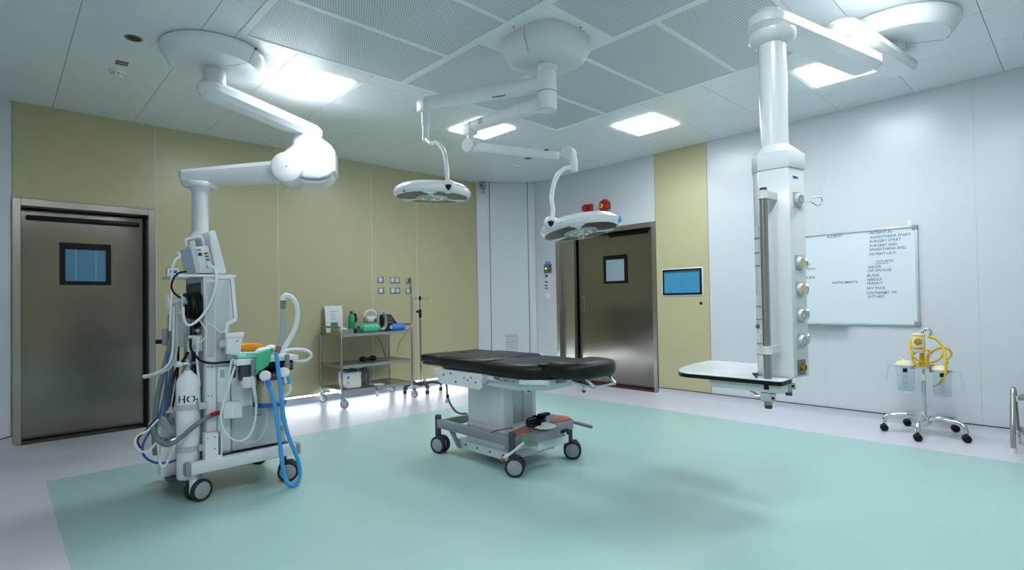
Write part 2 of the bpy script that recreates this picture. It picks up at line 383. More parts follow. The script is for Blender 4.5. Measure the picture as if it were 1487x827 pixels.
# ceiling light panels
LLAB = ['square ceiling light panel beside the left ceiling boom', 'square ceiling light panel behind the surgical light arm',
        'square ceiling light panel nearest the olive panel on the right wall', 'square ceiling light panel partly behind the right boom arm',
        'square ceiling light panel above the viewpoint, beside the right boom',
        'square ceiling light panel straight above the viewpoint', 'square ceiling light panel above the viewpoint by the near left wall']
for (lx, ly), lab in zip(LIGHTS, LLAB):
    t = thing('ceiling_light', lab, 'ceiling light', (lx, ly, ZC), 'square ceiling light panels')
    h = .248
    poly = [(lx+sx*(h-.014)+.014*math.cos(a), ly+sy*(h-.014)+.014*math.sin(a)) for sx, sy, a0 in ((1, 1, 0), (-1, 1, PI/2), (-1, -1, PI), (1, -1, 1.5*PI)) for a in (a0, a0+PI/4, a0+PI/2)]
    MB().prism(poly, ZC-.010, ZC-.0005, r=.004).build('diffuser', M['panel'], t)
    ld = bpy.data.lights.new('panel_lamp', 'AREA'); ld.shape = 'SQUARE'; ld.size = .46; ld.energy = LAMP_WATTS; ld.color = (.92, .955, 1.0); ld.spread = math.radians(150)
    lo = bpy.data.objects.new('panel_lamp', ld); COL.objects.link(lo); lo.parent = t; lo.location = (0, 0, -.012)
# laminar air grille
ag = thing('air_grille', 'large white perforated air supply grille in the ceiling', 'air grille', (2.78, 2.58, ZC))
gz0, gz1 = ZC-.004, ZC+.018
def bar(x0, x1, y0, y1): MB().rbox(x0, x1, y0, y1, gz0, gz1, r=.002, seg=1).build('frame_bar', M['grille_frame'], ag, smooth=0)
bw = .05
bar(PX0, PX0+bw, PY0, PY1); bar(PX1-bw, PX1, PY0, PY1)
bar(PX0+bw, PX1-bw, PY1-.03, PY1); bar(PX0+bw, PX1-bw, PY0, PY0+.03)
bar(2.42, 2.48, PY0+.03, PY1-.03); bar(3.11, 3.17, PY0+.03, PY1-.03)
rows = [PY0, 1.92, 2.575, 3.23, PY1]
cells = []
for (a, b) in ((PX0+bw, 2.42), (3.17, PX1-bw)):
    for k in range(4):
        y0 = rows[k]+(.03 if k == 0 else .02); y1 = rows[k+1]-(.03 if k == 3 else .02); cells.append((a, b, y0, y1))
        if k: bar(a, b, rows[k]-.02, rows[k]+.02)
cells += [(2.48, 3.11, 2.92, PY1-.03), (2.48, 3.11, PY0+.03, 2.23)]
sp = MB().box(2.48, 3.11, 2.23, 2.92, ZC-.004, ZC+.01).build('blank_plate', M['grille_frame'], ag, smooth=0)
for (a, b, c, d) in cells:
    MB().box(a, b, c, d, ZC+.0, ZC+.008).build('perforated_panel', M['perf'], ag, smooth=0)
scr = None
spots = []
for (a, b, c, d) in cells:
    xs = (a+.06, (a+b)/2, b-.06) if b-a > 1 else (a+.06, b-.06)
    for x in xs: spots += [(x, c-.006), (x, d+.006)]
spots += [(2.52, 2.27), (3.07, 2.27), (2.52, 2.88), (3.07, 2.88)]
for (x, y) in spots:
    if scr is None: scr = MB().cyl((0, 0, -.004), (0, 0, 0), .0065, n=8).build('screw', M['dgrey'], ag); scr.location = Vector((x, y, gz0))-org(ag)
    else: place(scr, ag, (x, y, gz0))
# small ceiling fittings
def detector(x, y, label):
    t = thing('smoke_detector', label, 'smoke detector', (x, y, ZC), 'smoke detectors on the ceiling')
    MB().lathe([(.055, 0), (.055, -.012), (.045, -.02)], (x, y, ZC), 24).build('base', M['white2'], t)
    MB().lathe([(.042, -.02), (.04, -.035), (.02, -.044), (0, -.045)], (x, y, ZC), 24).build('head', M['white2'], t)
    for k in range(8):
        a = k*PI/4; MB().ball((x+.041*math.cos(a), y+.041*math.sin(a), ZC-.027), .006, .006, .004, n=8).build('slot', M['dgrey'], t)
detector(.678, 5.10, 'white smoke detector on the ceiling above the near left door')
detector(4.974, 5.14, 'white smoke detector on the ceiling near the corner wall')
def plate(x, y, label, w=.075):
    t = thing('ceiling_indicator_plate', label, 'indicator plate', (x, y, ZC), 'small brown plates beside the smoke detectors')
    MB().rbox(x-w/2, x+w/2, y-w/2, y+w/2, ZC-.006, ZC, r=.001, seg=1).build('plate', M['brown'], t, smooth=0)
    MB().box(x-w*.3, x+w*.3, y-.006, y-.002, ZC-.0075, ZC-.006).build('slot', M['white2'], t, smooth=0)
    MB().cyl((x, y+.012, ZC-.0085), (x, y+.012, ZC-.006), .006, n=10).build('lamp', M['dgrey'], t)
plate(.679, 4.91, 'small brown plate on the ceiling above the near left door'); plate(4.945, 4.894, 'small brown plate on the ceiling near the corner wall')
t = thing('recessed_spotlight', 'small dark round fitting set into the ceiling at upper left', 'spotlight', (.675, 4.402, ZC))
MB().lathe([(.052, 0), (.052, -.004), (.044, -.006), (.04, -.001), (0, -.001)], (.675, 4.402, ZC), 24).build('ring', M['brown'], t)
MB().lathe([(.039, -.0012), (.02, -.003), (0, -.003)], (.675, 4.402, ZC), 24).build('lens', M['dark'], t)
# sensor box high in the corner
t = thing('corner_sensor', 'small grey sensor box with a bracket high on the corner wall', 'sensor', Mc @ Vector((.1, -.02, 2.93)))
MB().rbox(.05, .15, -.075, -.009, 2.9, 2.985, r=.006, M=Mc).build('housing', M['grey'], t)
MB().cyl(Mc @ Vector((.11, -.045, 2.9)), Mc @ Vector((.11, -.045, 2.82)), .012, n=10).build('aerial', M['grey'], t)
MB().cyl(Mc @ Vector((.08, -.078, 2.94)), Mc @ Vector((.08, -.07, 2.94)), .018, n=12).build('lens', M['dgrey'], t)
# ------------------------------------------------------------------ doors
def door_left():
    d = thing('door_1', 'near steel sliding door with a dark framed window and black top rail', None, (.63, YW, 0)); d['kind'] = 'structure'
    fx0, fx1, h = .098, 1.152, 2.152
    MB().rbox(fx0, .155, YW-.02, YW+.12, 0, h, r=.003, seg=1).build('jamb', M['steel_frame'], d, smooth=0)
    MB().rbox(1.098, fx1, YW-.02, YW+.12, 0, h, r=.003, seg=1).build('jamb', M['steel_frame'], d, smooth=0)
    MB().rbox(.155, 1.098, YW-.02, YW+.12, 2.09, h, r=.003, seg=1).build('head_frame', M['steel_frame'], d, smooth=0)
    MB().box(.11, 1.14, YW+.203, YW+.215, 0, 2.145).build('dark_lining', M['dark'], d, smooth=0)
    lf = MB().rbox(.157, 1.075, YW+.155, YW+.20, .012, 2.075, r=.003, seg=1).build('leaf', M['steel'], d, smooth=0)
    y = YW+.155
    MB().rbox(.19, 1.045, y-.03, y, 1.985, 2.03, r=.01, seg=2).build('top_rail', M['black'], d)
    wx0, wx1, wz0, wz1 = .425, .815, 1.40, 1.795
    fr = MB()
    for (a, b, c, e) in ((wx0, wx1, wz0, wz0+.035), (wx0, wx1, wz1-.06, wz1), (wx0, wx0+.042, wz0+.035, wz1-.06), (wx1-.042, wx1, wz0+.035, wz1-.06)): fr.box(a, b, y-.012, y, c, e)
    wf = fr.build('window_frame', M['black'], d, smooth=0)
    MB().box(wx0+.042, wx1-.042, y-.003, y-.001, wz0+.035, wz1-.06).build('glass', M['winblue'], wf, smooth=0)
    s = MB()
    for k in range(24):
        z = wz0+.04+k*.0122; s.box(wx0+.044, wx1-.044, y-.007, y-.0035, z, z+.0085)
    bl = s.build('blind', M['winblue'], wf, smooth=0); bl['kind'] = 'stuff'
    for x in (wx0+.12, wx1-.12): MB().cyl((x, y-.0085, wz0+.04), (x, y-.0085, wz1-.06), .0018, n=6).build('blind_cord', M['paper'], wf)
    MB().box(.12, 1.13, YW-.02, YW+.26, -.001, .004).build('threshold', M['dark'], d, smooth=0)
door_left()
def door_right():
    d = thing('door_2', 'far steel sliding door with a dark framed window and red threshold strip', None, (XW, 4.6, 0)); d['kind'] = 'structure'
    h = 2.152
    MB().rbox(XW-.02, XW+.12, 3.747, 3.80, 0, h, r=.003, seg=1).build('jamb', M['steel_frame'], d, smooth=0)
    MB().rbox(XW-.02, XW+.05, 5.37, 5.42, 0, h, r=.003, seg=1).build('jamb', M['steel_frame'], d, smooth=0)
    MB().rbox(XW+.05, XW+.12, 5.14, 5.40, 0, h, r=.003, seg=1).build('wide_jamb', M['steel_frame'], d, smooth=0)
    MB().rbox(XW-.02, XW+.12, 3.80, 5.37, 2.09, h, r=.003, seg=1).build('head_frame', M['steel_frame'], d, smooth=0)
    MB().box(XW+.205, XW+.215, 3.77, 5.42, 0, 2.14).build('dark_lining', M['dark'], d, smooth=0)
    MB().rbox(XW+.14, XW+.19, 3.80, 5.115, .012, 2.078, r=.003, seg=1).build('leaf', M['steel'], d, smooth=0)
    x = XW+.14
    MB().rbox(x-.03, x, 3.95, 4.55, 2.035, 2.075, r=.008).build('top_rail', M['black'], d)
    hd = MB().rbox(x-.006, x, 5.02, 5.075, 1.02, 1.22, r=.003, seg=1).build('handle', M['steel_frame'], d, smooth=0)
    MB().box(x-.0075, x-.006, 5.032, 5.062, 1.035, 1.205).build('recess', M['dgrey'], hd, smooth=0)
    y0, y1, z0, z1 = 4.275, 4.665, 1.395, 1.785
    fr = MB()
    for (a, b, c, e) in ((y0, y1, z0, z0+.035), (y0, y1, z1-.06, z1), (y0, y0+.042, z0+.035, z1-.06), (y1-.042, y1, z0+.035, z1-.06)): fr.box(x-.012, x, a, b, c, e)
    wf = fr.build('window_frame', M['black'], d, smooth=0)
    MB().box(x-.003, x-.001, y0+.042, y1-.042, z0+.035, z1-.06).build('glass', M['wingrey'], wf, smooth=0)
    s = MB()
    for k in range(24):
        z = z0+.04+k*.0122; s.box(x-.007, x-.0035, y0+.044, y1-.044, z, z+.0085)
    bl = s.build('blind', M['wingrey'], wf, smooth=0); bl['kind'] = 'stuff'
    MB().box(XW-.02, XW+.26, 3.78, 5.38, -.001, .004).build('threshold', M['dark'], d, smooth=0)
    for k in range(22):
        a = 3.80+k*.07; MB().box(XW+.06, XW+.08, a, a+.058, .0035, .0075).build('threshold_strip', M['red'], d, smooth=0)
door_right()
# ------------------------------------------------------------------ ceiling booms
def V2(p, z): return Vector((p[0], p[1], z))
def arm_mesh(a, b, z0, z1, w, e0, e1, cham=.03, round0=True):
    """horizontal boom arm from a to b (plan), overshoot e0/e1, chamfered underside and top"""
    A = Vector((a[0], a[1], 0)); B = Vector((b[0], b[1], 0)); d = (B-A); L_ = d.length; Mx = frame_M(A, d, (0, 0, 1)); h = w/2
    poly = []
    for k in range(9):
        t = PI/2+PI*k/8; poly.append((-e0+min(e0, h)*1.0+min(e0, h)*math.cos(t), h*math.sin(t)))
    poly += [(L_+e1-.05, -h), (L_+e1-.012, -h+.02), (L_+e1, -h+.06), (L_+e1, h-.06), (L_+e1-.012, h-.02), (L_+e1-.05, h)]
    return MB().prism(poly, z0, z1, r=cham, seg=1, M=Mx)
def boom_dome(t, c, r0=.335, r1=.29, zb=2.885):
    MB().lathe([(r0-.012, ZC), (r0, ZC-.012), (r0, ZC-.035), (r0-.01, ZC-.05), (r1+.008, zb+.012), (r1-.008, zb), (.09, zb), (.09, zb-.0), (0, zb)], (c[0], c[1], 0), 64).build('ceiling_dome', M['white'], t, smooth=35)
    d = Vector((c[0], c[1], 0)).normalized(); 
    for s in (1,):
        q = Vector((math.cos(-1.0), math.sin(-1.0)))
        MB().tube([(c[0]+q.x*(r0+.001), c[1]+q.y*(r0+.001), ZC-.014), (c[0]+q.x*(r0+.001), c[1]+q.y*(r0+.001), ZC-.036), (c[0]+q.x*(r1+.006), c[1]+q.y*(r1+.006), zb+.008), (c[0]+q.x*(r1-.02), c[1]+q.y*(r1-.02), zb-.0005), (c[0]+q.x*.1, c[1]+q.y*.1, zb-.0005)], .0016, n=6, smooth=False).build('seam', M['grey'], t)
        MB().ball((c[0]+q.x*(r0+.0)+.012, c[1]+q.y*r0, ZC-.018), .01, n=8).build('screw', M['brown'], t)
# left boom -------------------------------------------------------
LC = (1.135, 4.27); LJ = (2.03, 4.74); LK = (1.265, 5.2)
bl_ = thing('ceiling_boom', 'white jointed ceiling boom on the left reaching behind the anaesthesia machine', 'ceiling boom', (LC[0], LC[1], ZC))
boom_dome(bl_, LC)
MB().cyl(V2(LC, 2.885), V2(LC, 2.862), .058, n=28).build('collar', M['offwhite'], bl_)
MB().lathe([(.066, 2.862), (.075, 2.855), (.075, 2.76)], (LC[0], LC[1], 0), 32).build('spindle', M['offwhite'], bl_)
arm_mesh(LC, LJ, 2.655, 2.775, .175, .12, .10, .036).build('upper_arm', M['white'], bl_)
MB().lathe([(.062, 2.66), (.062, 2.635), (.072, 2.63), (.072, 2.60)], (LJ[0], LJ[1], 0), 32).build('joint_collar', M['white'], bl_)
# motor drum: profile extruded along the hub axis
ad = (Vector((LK[0], LK[1], 0))-Vector((LJ[0], LJ[1], 0))).normalized(); hn = Vector((ad.y, -ad.x, 0))
if hn.dot(Vector((LJ[0], LJ[1], 0))) > 0: hn = -hn
Md = frame_M(V2(LJ, 2.48), -ad, hn)      # local x = away from the lower arm, local z = hub axis, local y vertical
if Md.col[1].z < 0: Md = Md @ Matrix.Diagonal((1, -1, 1, 1))
prof = [(-.125, .16), (-.10, .185), (.02, .19), (.11, .15), (.19, .09), (.225, .04), (.23, -.14), (.17, -.19), (.09, -.215), (-.03, -.21), (-.13, -.17), (-.19, -.10), (-.19, .02), (-.12, .08)]
MB().prism(prof, -.15, .15, r=.022, seg=3, M=Md).build('motor_drum', M['white'], bl_, smooth=30)
ul = [(-.15, -.155), (-.03, -.213), (.09, -.218), (.175, -.188), (.215, -.13)]
MB().prism([(x, y-.004) for x, y in ul]+[(x*.95, y-.032) for x, y in ul[::-1]], -.125, .125, r=.006, M=Md).build('drum_underside', M['white2'], bl_)
hubc = Vector((-.165, -.125, 0))
hb = MB().lathe([(0, .19), (.10, .19), (.125, .182), (.132, .165), (.132, -.165), (.12, -.18), (0, -.18)], (hubc.x, hubc.y, 0), 40, M=Md).build('hub', M['white'], bl_)
MB().lathe([(.006, .1895), (.006, .192), (0, .192)], (hubc.x, hubc.y, 0), 8, M=Md).build('hub_screw', M['dgrey'], hb)
# lower arm: tapered, slightly falling away from the hub
h0 = Md @ Vector((hubc.x, hubc.y, 0)); h1 = V2(LK, 2.283)
lx = (h1-h0); L2 = lx.length; _n = lx.normalized().cross(Vector((0, 0, 1))); Ma = frame_M(h0, lx, _n.cross(lx.normalized()))
def tapered(m, L0, L1, w0, w1, ht0, ht1, Mx, c=.3):
    vs = []
    for L_, w_, h_ in ((L0, w0, ht0), (L1, w1, ht1)):
        a, b, q = w_/2, h_/2, c
        for (y, z) in ((-a, -b*(1-2*q)+b*.2), (-a*.72, -b), (a*.72, -b), (a, -b*(1-2*q)+b*.2), (a, b*.55), (a*.7, b), (-a*.7, b), (-a, b*.55)): vs.append((L_, y, z))
    fs = [(i, (i+1) % 8, 8+(i+1) % 8, 8+i) for i in range(8)]+[tuple(range(7, -1, -1)), tuple(range(8, 16))]
    return m.add(vs, fs, Mx)
tapered(MB(), .02, L2+.12, .17, .16, .185, .118, Ma).build('lower_arm', M['white'], bl_, smooth=30)
tapered(MB(), L2+.12, L2+.145, .16, .12, .118, .08, Ma).build('arm_end_cap', M['white'], bl_, smooth=30)
MB().prism([(LK[0]+.14*math.cos(a), LK[1]+.11*math.sin(a)) for a in [k*PI/6+.3 for k in range(12)]], 2.19, 2.235, r=.012).build('arm_collar', M['white'], bl_)
MB().lathe([(.085, 2.192), (.064, 2.145), (.064, 2.12)], (LK[0], LK[1], 0), 32).build('column_neck', M['white'], bl_)
MB().cyl(V2(LK, 2.125), V2(LK, 1.80), .0635, n=32).build('column_tube', M['white'], bl_)
dirL = Vector((LK[0], LK[1], 0)).normalized(); rtL = Vector((dirL.y, -dirL.x, 0))
def hexplan(c, s=1.0):
    v = Vector((c[0], c[1], 0)).normalized(); u = Vector((v.y, -v.x, 0))
    pts = [(-.105, -.03), (-.078, -.078), (.06, -.115), (.130, .0), (.08, .12), (-.06, .11), (-.105, .05)]
    return [(c[0]+u.x*a*s+v.x*b*s, c[1]+u.y*a*s+v.y*b*s) for a, b in pts]
def flare(m, c, z0, z1, r, s):
    hp = hexplan(c, s); n = 28; vs = []; 
    for k in range(n):
        a = 2*PI*k/n; vs.append((c[0]+r*math.cos(a), c[1]+r*math.sin(a), z1))
    # ray from the axis to the hex outline
    for k in range(n):
        a = 2*PI*k/n; d = Vector((math.cos(a), math.sin(a))); best = .2
        for i in range(len(hp)):
            p = Vector(hp[i])-Vector(c[:2]); q = Vector(hp[(i+1) % len(hp)])-Vector(c[:2]); e = q-p
            den = d.x*e.y-d.y*e.x
            if abs(den) < 1e-9: continue
            t = (p.x*e.y-p.y*e.x)/den; s_ = (p.x*d.y-p.y*d.x)/den
            if t > 0 and -.001 <= s_ <= 1.001: best = t
        vs.append((c[0]+d.x*best, c[1]+d.y*best, z0))
    fs = [(i, (i+1) % n, n+(i+1) % n, n+i) for i in range(n)]+[tuple(range(n)), tuple(range(n, 2*n))[::-1]]
    return m.add(vs, fs)
flare(MB(), LK, 1.74, 1.81, .066, 1.0).build('column_flare', M['white'], bl_, smooth=30)
MB().prism(hexplan(LK, 1.02), 1.62, 1.74, r=.004).build('column_band', M['white2'], bl_, smooth=30)
MB().prism(hexplan(LK, .98), .75, 1.62, r=.004).build('supply_column', M['white'], bl_, smooth=30)
# right boom ------------------------------------------------------
RA = (3.09, 1.165); RP1 = (3.85, 1.007); RP2 = (4.48, .89)
br = thing('ceiling_boom', 'white ceiling boom with supply column, steel pole and shelf on the right', 'ceiling boom', (RP2[0], RP2[1], ZC))
boom_dome(br, RP2, .37, .315, 2.89)
MB().cyl(V2(RP2, 2.89), V2(RP2, 2.84), .068, n=28).build('spindle', M['white2'], br)
arm_mesh(RP1, (4.72, .905), 2.765, 2.85, .215, .17, .06, .026).build('upper_arm', M['white'], br)
MB().cyl(V2(RP1, 2.77), V2(RP1, 2.715), .073, n=28).build('joint_post', M['white2'], br)
arm_mesh(RA, RP1, 2.61, 2.725, .205, .14, .27, .035).build('lower_arm', M['white'], br)
MB().lathe([(.12, 2.612), (.12, 2.585), (.105, 2.565), (.072, 2.55)], (RA[0], RA[1], 0), 36).build('column_collar', M['white'], br)
MB().lathe([(.07, 2.56), (.07, 1.99)], (RA[0], RA[1], 0), 36).build('column_tube', M['white'], br)
cc = [RA[0]+.004, RA[1]]
flare(MB(), RA, 1.945, 1.995, .073, 1.08).build('column_flare', M['white'], br, smooth=30)
MB().prism(hexplan(RA, 1.10), 1.855, 1.945, r=.004).build('column_band', M['white2'], br, smooth=30)
ZB = .755
MB().prism(hexplan(RA, 1.05), ZB, 1.855, r=.005).build('supply_column', M['white'], br, smooth=30)
hp = [Vector((p[0], p[1], 0)) for p in hexplan(RA, 1.05)]
def on_face(i, frac, z): a, b = hp[i], hp[(i+1) % 7]; return a.lerp(b, frac)+Vector((0, 0, z))
def face_M(i, frac, z):
    a, b = hp[i], hp[(i+1) % 7]; t = (b-a).normalized(); n = Vector((t.y, -t.x, 0))
    if n.dot(a.lerp(b, .5)-Vector((RA[0], RA[1], 0))) < 0: n = -n
    return frame_M(on_face(i, frac, z), n.cross(Vector((0, 0, 1)))*-1, n)
def outlet(i, frac, z, ringmat, big=True, corner=None):
    Mx = face_M(i, frac, z)
    # local x horizontal along the face, local z outward, local y vertical
    pl = MB().rbox(-.036, .036, -.041, .041, -.002, .004, r=.001, seg=1, M=Mx).build('outlet_plate', M['silver'] if big else M['peg'], br, smooth=0)
    if big:
        MB().lathe([(.031, .003), (.033, .006), (.031, .018), (.027, .023), (.024, .023)], n=20, M=Mx).build('outlet_ring', M['silver'], pl)
        MB().lathe([(.0235, .016), (.0235, .0232), (.0165, .0232), (.0165, .016)], n=20, M=Mx).build('colour_ring', ringmat, pl)
        MB().lathe([(.016, .012), (.016, .021), (.009, .023), (.009, .015), (0, .015)], n=16, M=Mx).build('socket', M['dgrey'], pl)
    else:
        MB().lathe([(.019, .003), (.019, .022), (.012, .024), (.012, .018), (0, .018)], n=16, M=Mx).build('socket', M['brass'], pl)
        for sx in (-1, 1):
            for sy in (-1, 1): MB().lathe([(.004, .003), (.004, .006), (0, .006)], (sx*.019, sy*.019, 0), 8, M=Mx).build('colour_dot', M['red'] if sx*sy > 0 else M['yellow'], pl)
for (px_y, rm) in ((291, 'grey'), (382, 'yellow'), (420, 'yellow'), (457, 'grey'), (494, 'grey')):
    z = atX(1155, px_y, 3.08).z; outlet(2, .5, z, M[rm])
outlet(2, .5, atX(1158, 532, 3.08).z, None, big=False)
for px_y in (382, 420, 457, 494):
    Mx = face_M(3, .45, atX(1155, px_y, 3.08).z); MB().lathe([(.032, 0), (.032, .026), (0, .03)], n=18, M=Mx).build('outlet_ring', M['chrome'], br)
# small maker's mark: a blue bar with a red tip
Mx = face_M(2, .45, atX(1150, 259, 3.08).z)
MB().box(-.026, .012, -.006, .005, .0, .0012, M=Mx).build('maker_mark', M['dblue'], br, smooth=0); MB().box(.014, .026, -.006, .003, .0, .0012, M=Mx).build('maker_mark', M['orangered'], br, smooth=0)
# steel hook behind the column
hk = atX(1166, 293, 3.12)
hpts = [atD(px, py, 2.98) for px, py in ((1160, 294), (1168, 293.5), (1177, 293), (1182, 296), (1187, 298), (1192, 296), (1194, 291), (1192, 287), (1188, 286), (1181, 286))]
MB().tube(hpts, .0026, n=8, sub=4).build('hook', M['tube_steel'], br)
# front and back poles with brackets
PO1 = (2.885, 1.150); PO2 = (3.34, 1.215)
MB().cyl(V2(PO1, .625), V2(PO1, 1.735), .0195, n=24).build('pole', M['tube_steel'], br)
MB().cyl(V2(PO2, .625), V2(PO2, 1.735), .0195, n=24).build('pole', M['tube_steel'], br)
def bracket(po, z0, z1, target):
    po3 = V2(po, 0); d = (Vector((target[0], target[1], 0))-po3); L_ = d.length; Mx = frame_M(po3, d, (0, 0, 1))
    k = MB().lathe([(.0255, z0), (.0255, z1), (.0198, z1), (.0198, z0), (.0255, z0)], (po[0], po[1], 0), 20).build('bracket_collar', M['white2'], br)
    MB().box(.02, L_, -.018, .018, z0+.004, z1-.002, M=Mx).build('bracket_arm', M['white2'], k, smooth=0)
f1 = on_face(1, .5, 0)
for z in (1.685, .885): bracket(PO1, z, z+.042, (f1.x, f1.y)); bracket(PO2, z, z+.042, tuple(((hp[4]+hp[5])/2)[:2]))
MB().cyl(V2(PO1, 1.735), V2(PO1, 1.742), .017, n=20).build('pole_cap', M['black'], br)
for po in (PO1, PO2):
    c = MB().cyl(V2(po, .735), V2(po, .705), .024, n=20).build('stop_ring', M['black'], br)
    Mx = frame_M(V2(po, .665), Vector((po[0], po[1], 0)).cross(Vector((0, 0, 1))), (0, 0, 1))
    cl = MB().rbox(-.036, .036, -.03, .03, -.02, .02, r=.004, M=Mx).build('clamp', M['silver'], br)
    MB().cyl(Mx @ Vector((-.06, 0, 0)), Mx @ Vector((-.036, 0, 0)), .009, n=12).build('clamp_screw', M['chrome'], cl)
    MB().cyl(Mx @ Vector((.022, -.034, 0)), Mx @ Vector((.022, -.028, 0)), .007, n=10).build('clamp_bolt', M['black'], cl)
    MB().cyl(V2(po, .607), V2(po, .626), .0185, n=20).build('pole_foot', M['dgrey'], br)
# shelf with cut-out for the column
def arc(c, rx, ry, a0, a1, n): return [(c[0]+rx*math.cos(a0+(a1-a0)*k/n), c[1]+ry*math.sin(a0+(a1-a0)*k/n)) for k in range(n+1)]
sh = [(2.845, 1.085), (2.855, 1.068), (2.985, 1.07), (2.972, 1.235), (3.02, 1.292), (3.46, 1.292), (3.50, 1.33), (3.51, 1.72), (3.48, 1.775)]
sh += [(3.48-.64*math.sin(t), 1.585+.19*math.cos(t)) for t in [PI/2*k/10 for k in range(1, 11)]][:-1] + [(2.835, 1.575)]
MB().prism(sh, .752, .758, r=.002).build('shelf_top', M['white'], br, smooth=30)
MB().prism(sh, .732, .752).build('shelf_edge', M['black'], br, smooth=30)
MB().rbox(2.865, 2.95, 1.075, 1.46, .690, .731, r=.004).build('shelf_rail', M['lgrey'], br)
MB().rbox(3.38, 3.46, 1.30, 1.70, .700, .731, r=.004).build('shelf_rail', M['lgrey'], br)
MB().cyl(V2((2.90, 1.28), .70), V2((2.885, 1.19), .665), .005, n=8).build('brake_rod', M['tube_steel'], br)
MB().cyl(V2((2.875, 1.20), .76), V2((2.862, 1.215), .785), .006, n=8).build('release_lever', M['dgrey'], br)
# equipotential strip with sockets on the narrow left face
for z0, z1 in ((1.50, 1.56), (1.42, 1.49), (1.35, 1.41), (1.13, 1.19), (1.06, 1.12), (.93, .98), (.87, .92)):
    Mx = face_M(0, .5, 0)
    MB().box(-.022, .022, z0, z1, 0, .005, M=Mx).build('socket_cover', M['white2'], br, smooth=0)
    MB().box(-.023, .023, z0-.003, z0, 0, .006, M=Mx).build('cover_joint', M['dgrey'], br, smooth=0)
MB().ball(face_M(0, .4, 1.02) @ Vector((0, 0, .006)), .012, n=12).build('port', M['brown'], br)
# ------------------------------------------------------------------ surgical lights
SP = (2.80, 2.575)
sm = thing('light_mount', 'boxy white ceiling dome and spindle carrying both surgical lights', 'ceiling mount', (SP[0], SP[1], ZC))
def super_ring(c, a, n=40, e=3.2): 
    o = []
    for k in range(n):
        t = 2*PI*k/n; x, y = math.cos(t), math.sin(t); r = (abs(x)**e+abs(y)**e)**(-1/e); o.append((c[0]+x*r*a, c[1]+y*r*a))
    return o
rings = [(.268, ZC-.004), (.272, ZC-.02), (.272, ZC-.085), (.262, ZC-.105), (.225, ZC-.165), (.21, ZC-.175), (.05, ZC-.18)]
vs = []; fs = []; n = 40
for a, z in rings: vs += [(x, y, z) for x, y in super_ring(SP, a, n)]
for k in range(len(rings)-1): fs += [(k*n+i, k*n+(i+1) % n, (k+1)*n+(i+1) % n, (k+1)*n+i) for i in range(n)]
fs += [tuple(range(n)), tuple(range((len(rings)-1)*n, len(rings)*n))[::-1]]
MB().add(vs, fs).build('ceiling_dome', M['offwhite'], sm, smooth=32)
MB().lathe([(.063, 2.822), (.063, 2.80), (.055, 2.79), (.055, 2.50)], (SP[0], SP[1], 0), 28).build('spindle', M['white2'], sm)
MB().lathe([(.068, 2.815), (.068, 2.80), (.06, 2.795)], (SP[0]+.012, SP[1]+.0, 0), 20).build('spindle_ring', M['white2'], sm)
for k, (px, py) in enumerate(((746, 39), (843, 40))):
    p = atZ(px, py, 2.975); MB().ball(p, .006, n=8).build('dome_screw', M['brown'], sm)
sv = MB().tube([(SP[0]-.275, SP[1]-.06, ZC-.01), (SP[0]-.276, SP[1]-.06, ZC-.085), (SP[0]-.23, SP[1]-.05, ZC-.165), (SP[0]-.06, SP[1]-.02, ZC-.181)], .0015, n=6, smooth=False).build('seam', M['grey'], sm)
def arm_h(t, a, b, z, w0, w1, hgt, name):
    A = V2(a, z); d = V2(b, z)-A; L_ = d.length; Mx = frame_M(A, d, (0, 0, 1)); m = MB()
    def ring(x, w_, h_): return [(x, w_/2*math.cos(q)*(1 if abs(math.cos(q)) < .9 else 1), h_/2*math.sin(q)) for q in [2*PI*k/16+PI/16 for k in range(16)]]
    vs = ring(0, w0, hgt*1.1)+ring(L_*.12, w0, hgt)+ring(L_, w1, hgt*.82); n = 16
    fs = [(k*n+i, k*n+(i+1) % n, (k+1)*n+(i+1) % n, (k+1)*n+i) for k in range(2) for i in range(n)]+[tuple(range(n-1, -1, -1)), tuple(range(2*n, 3*n))]
    return m.add(vs, fs, Mx).build(name, M['white2'], t, smooth=50)
AE = (2.375, 3.445); BE = (2.74, 3.355)
L1 = thing('surgical_light', 'left surgical light, its round head hanging level below a curved pipe', 'surgical light', (2.40, 3.40, 2.03))
L2_ = thing('surgical_light', 'right surgical light, its tilted head in front of the red alarms', 'surgical light', (3.10, 2.57, 1.745))
MB().cyl(V2(SP, 2.765), V2(SP, 2.635), .068, n=28).build('arm_hub', M['white2'], L1)
arm_h(L1, SP, AE, 2.695, .11, .085, .12, 'horizontal_arm')
MB().cyl(V2(SP, 2.625), V2(SP, 2.505), .068, n=28).build('arm_hub', M['white2'], L2_)
arm_h(L2_, SP, BE, 2.565, .105, .085, .115, 'horizontal_arm')
MB().lathe([(0, 2.503), (.04, 2.50), (.062, 2.512), (.062, 2.52)], (SP[0], SP[1], 0), 24).build('arm_hub_cap', M['offwhite'], L2_)
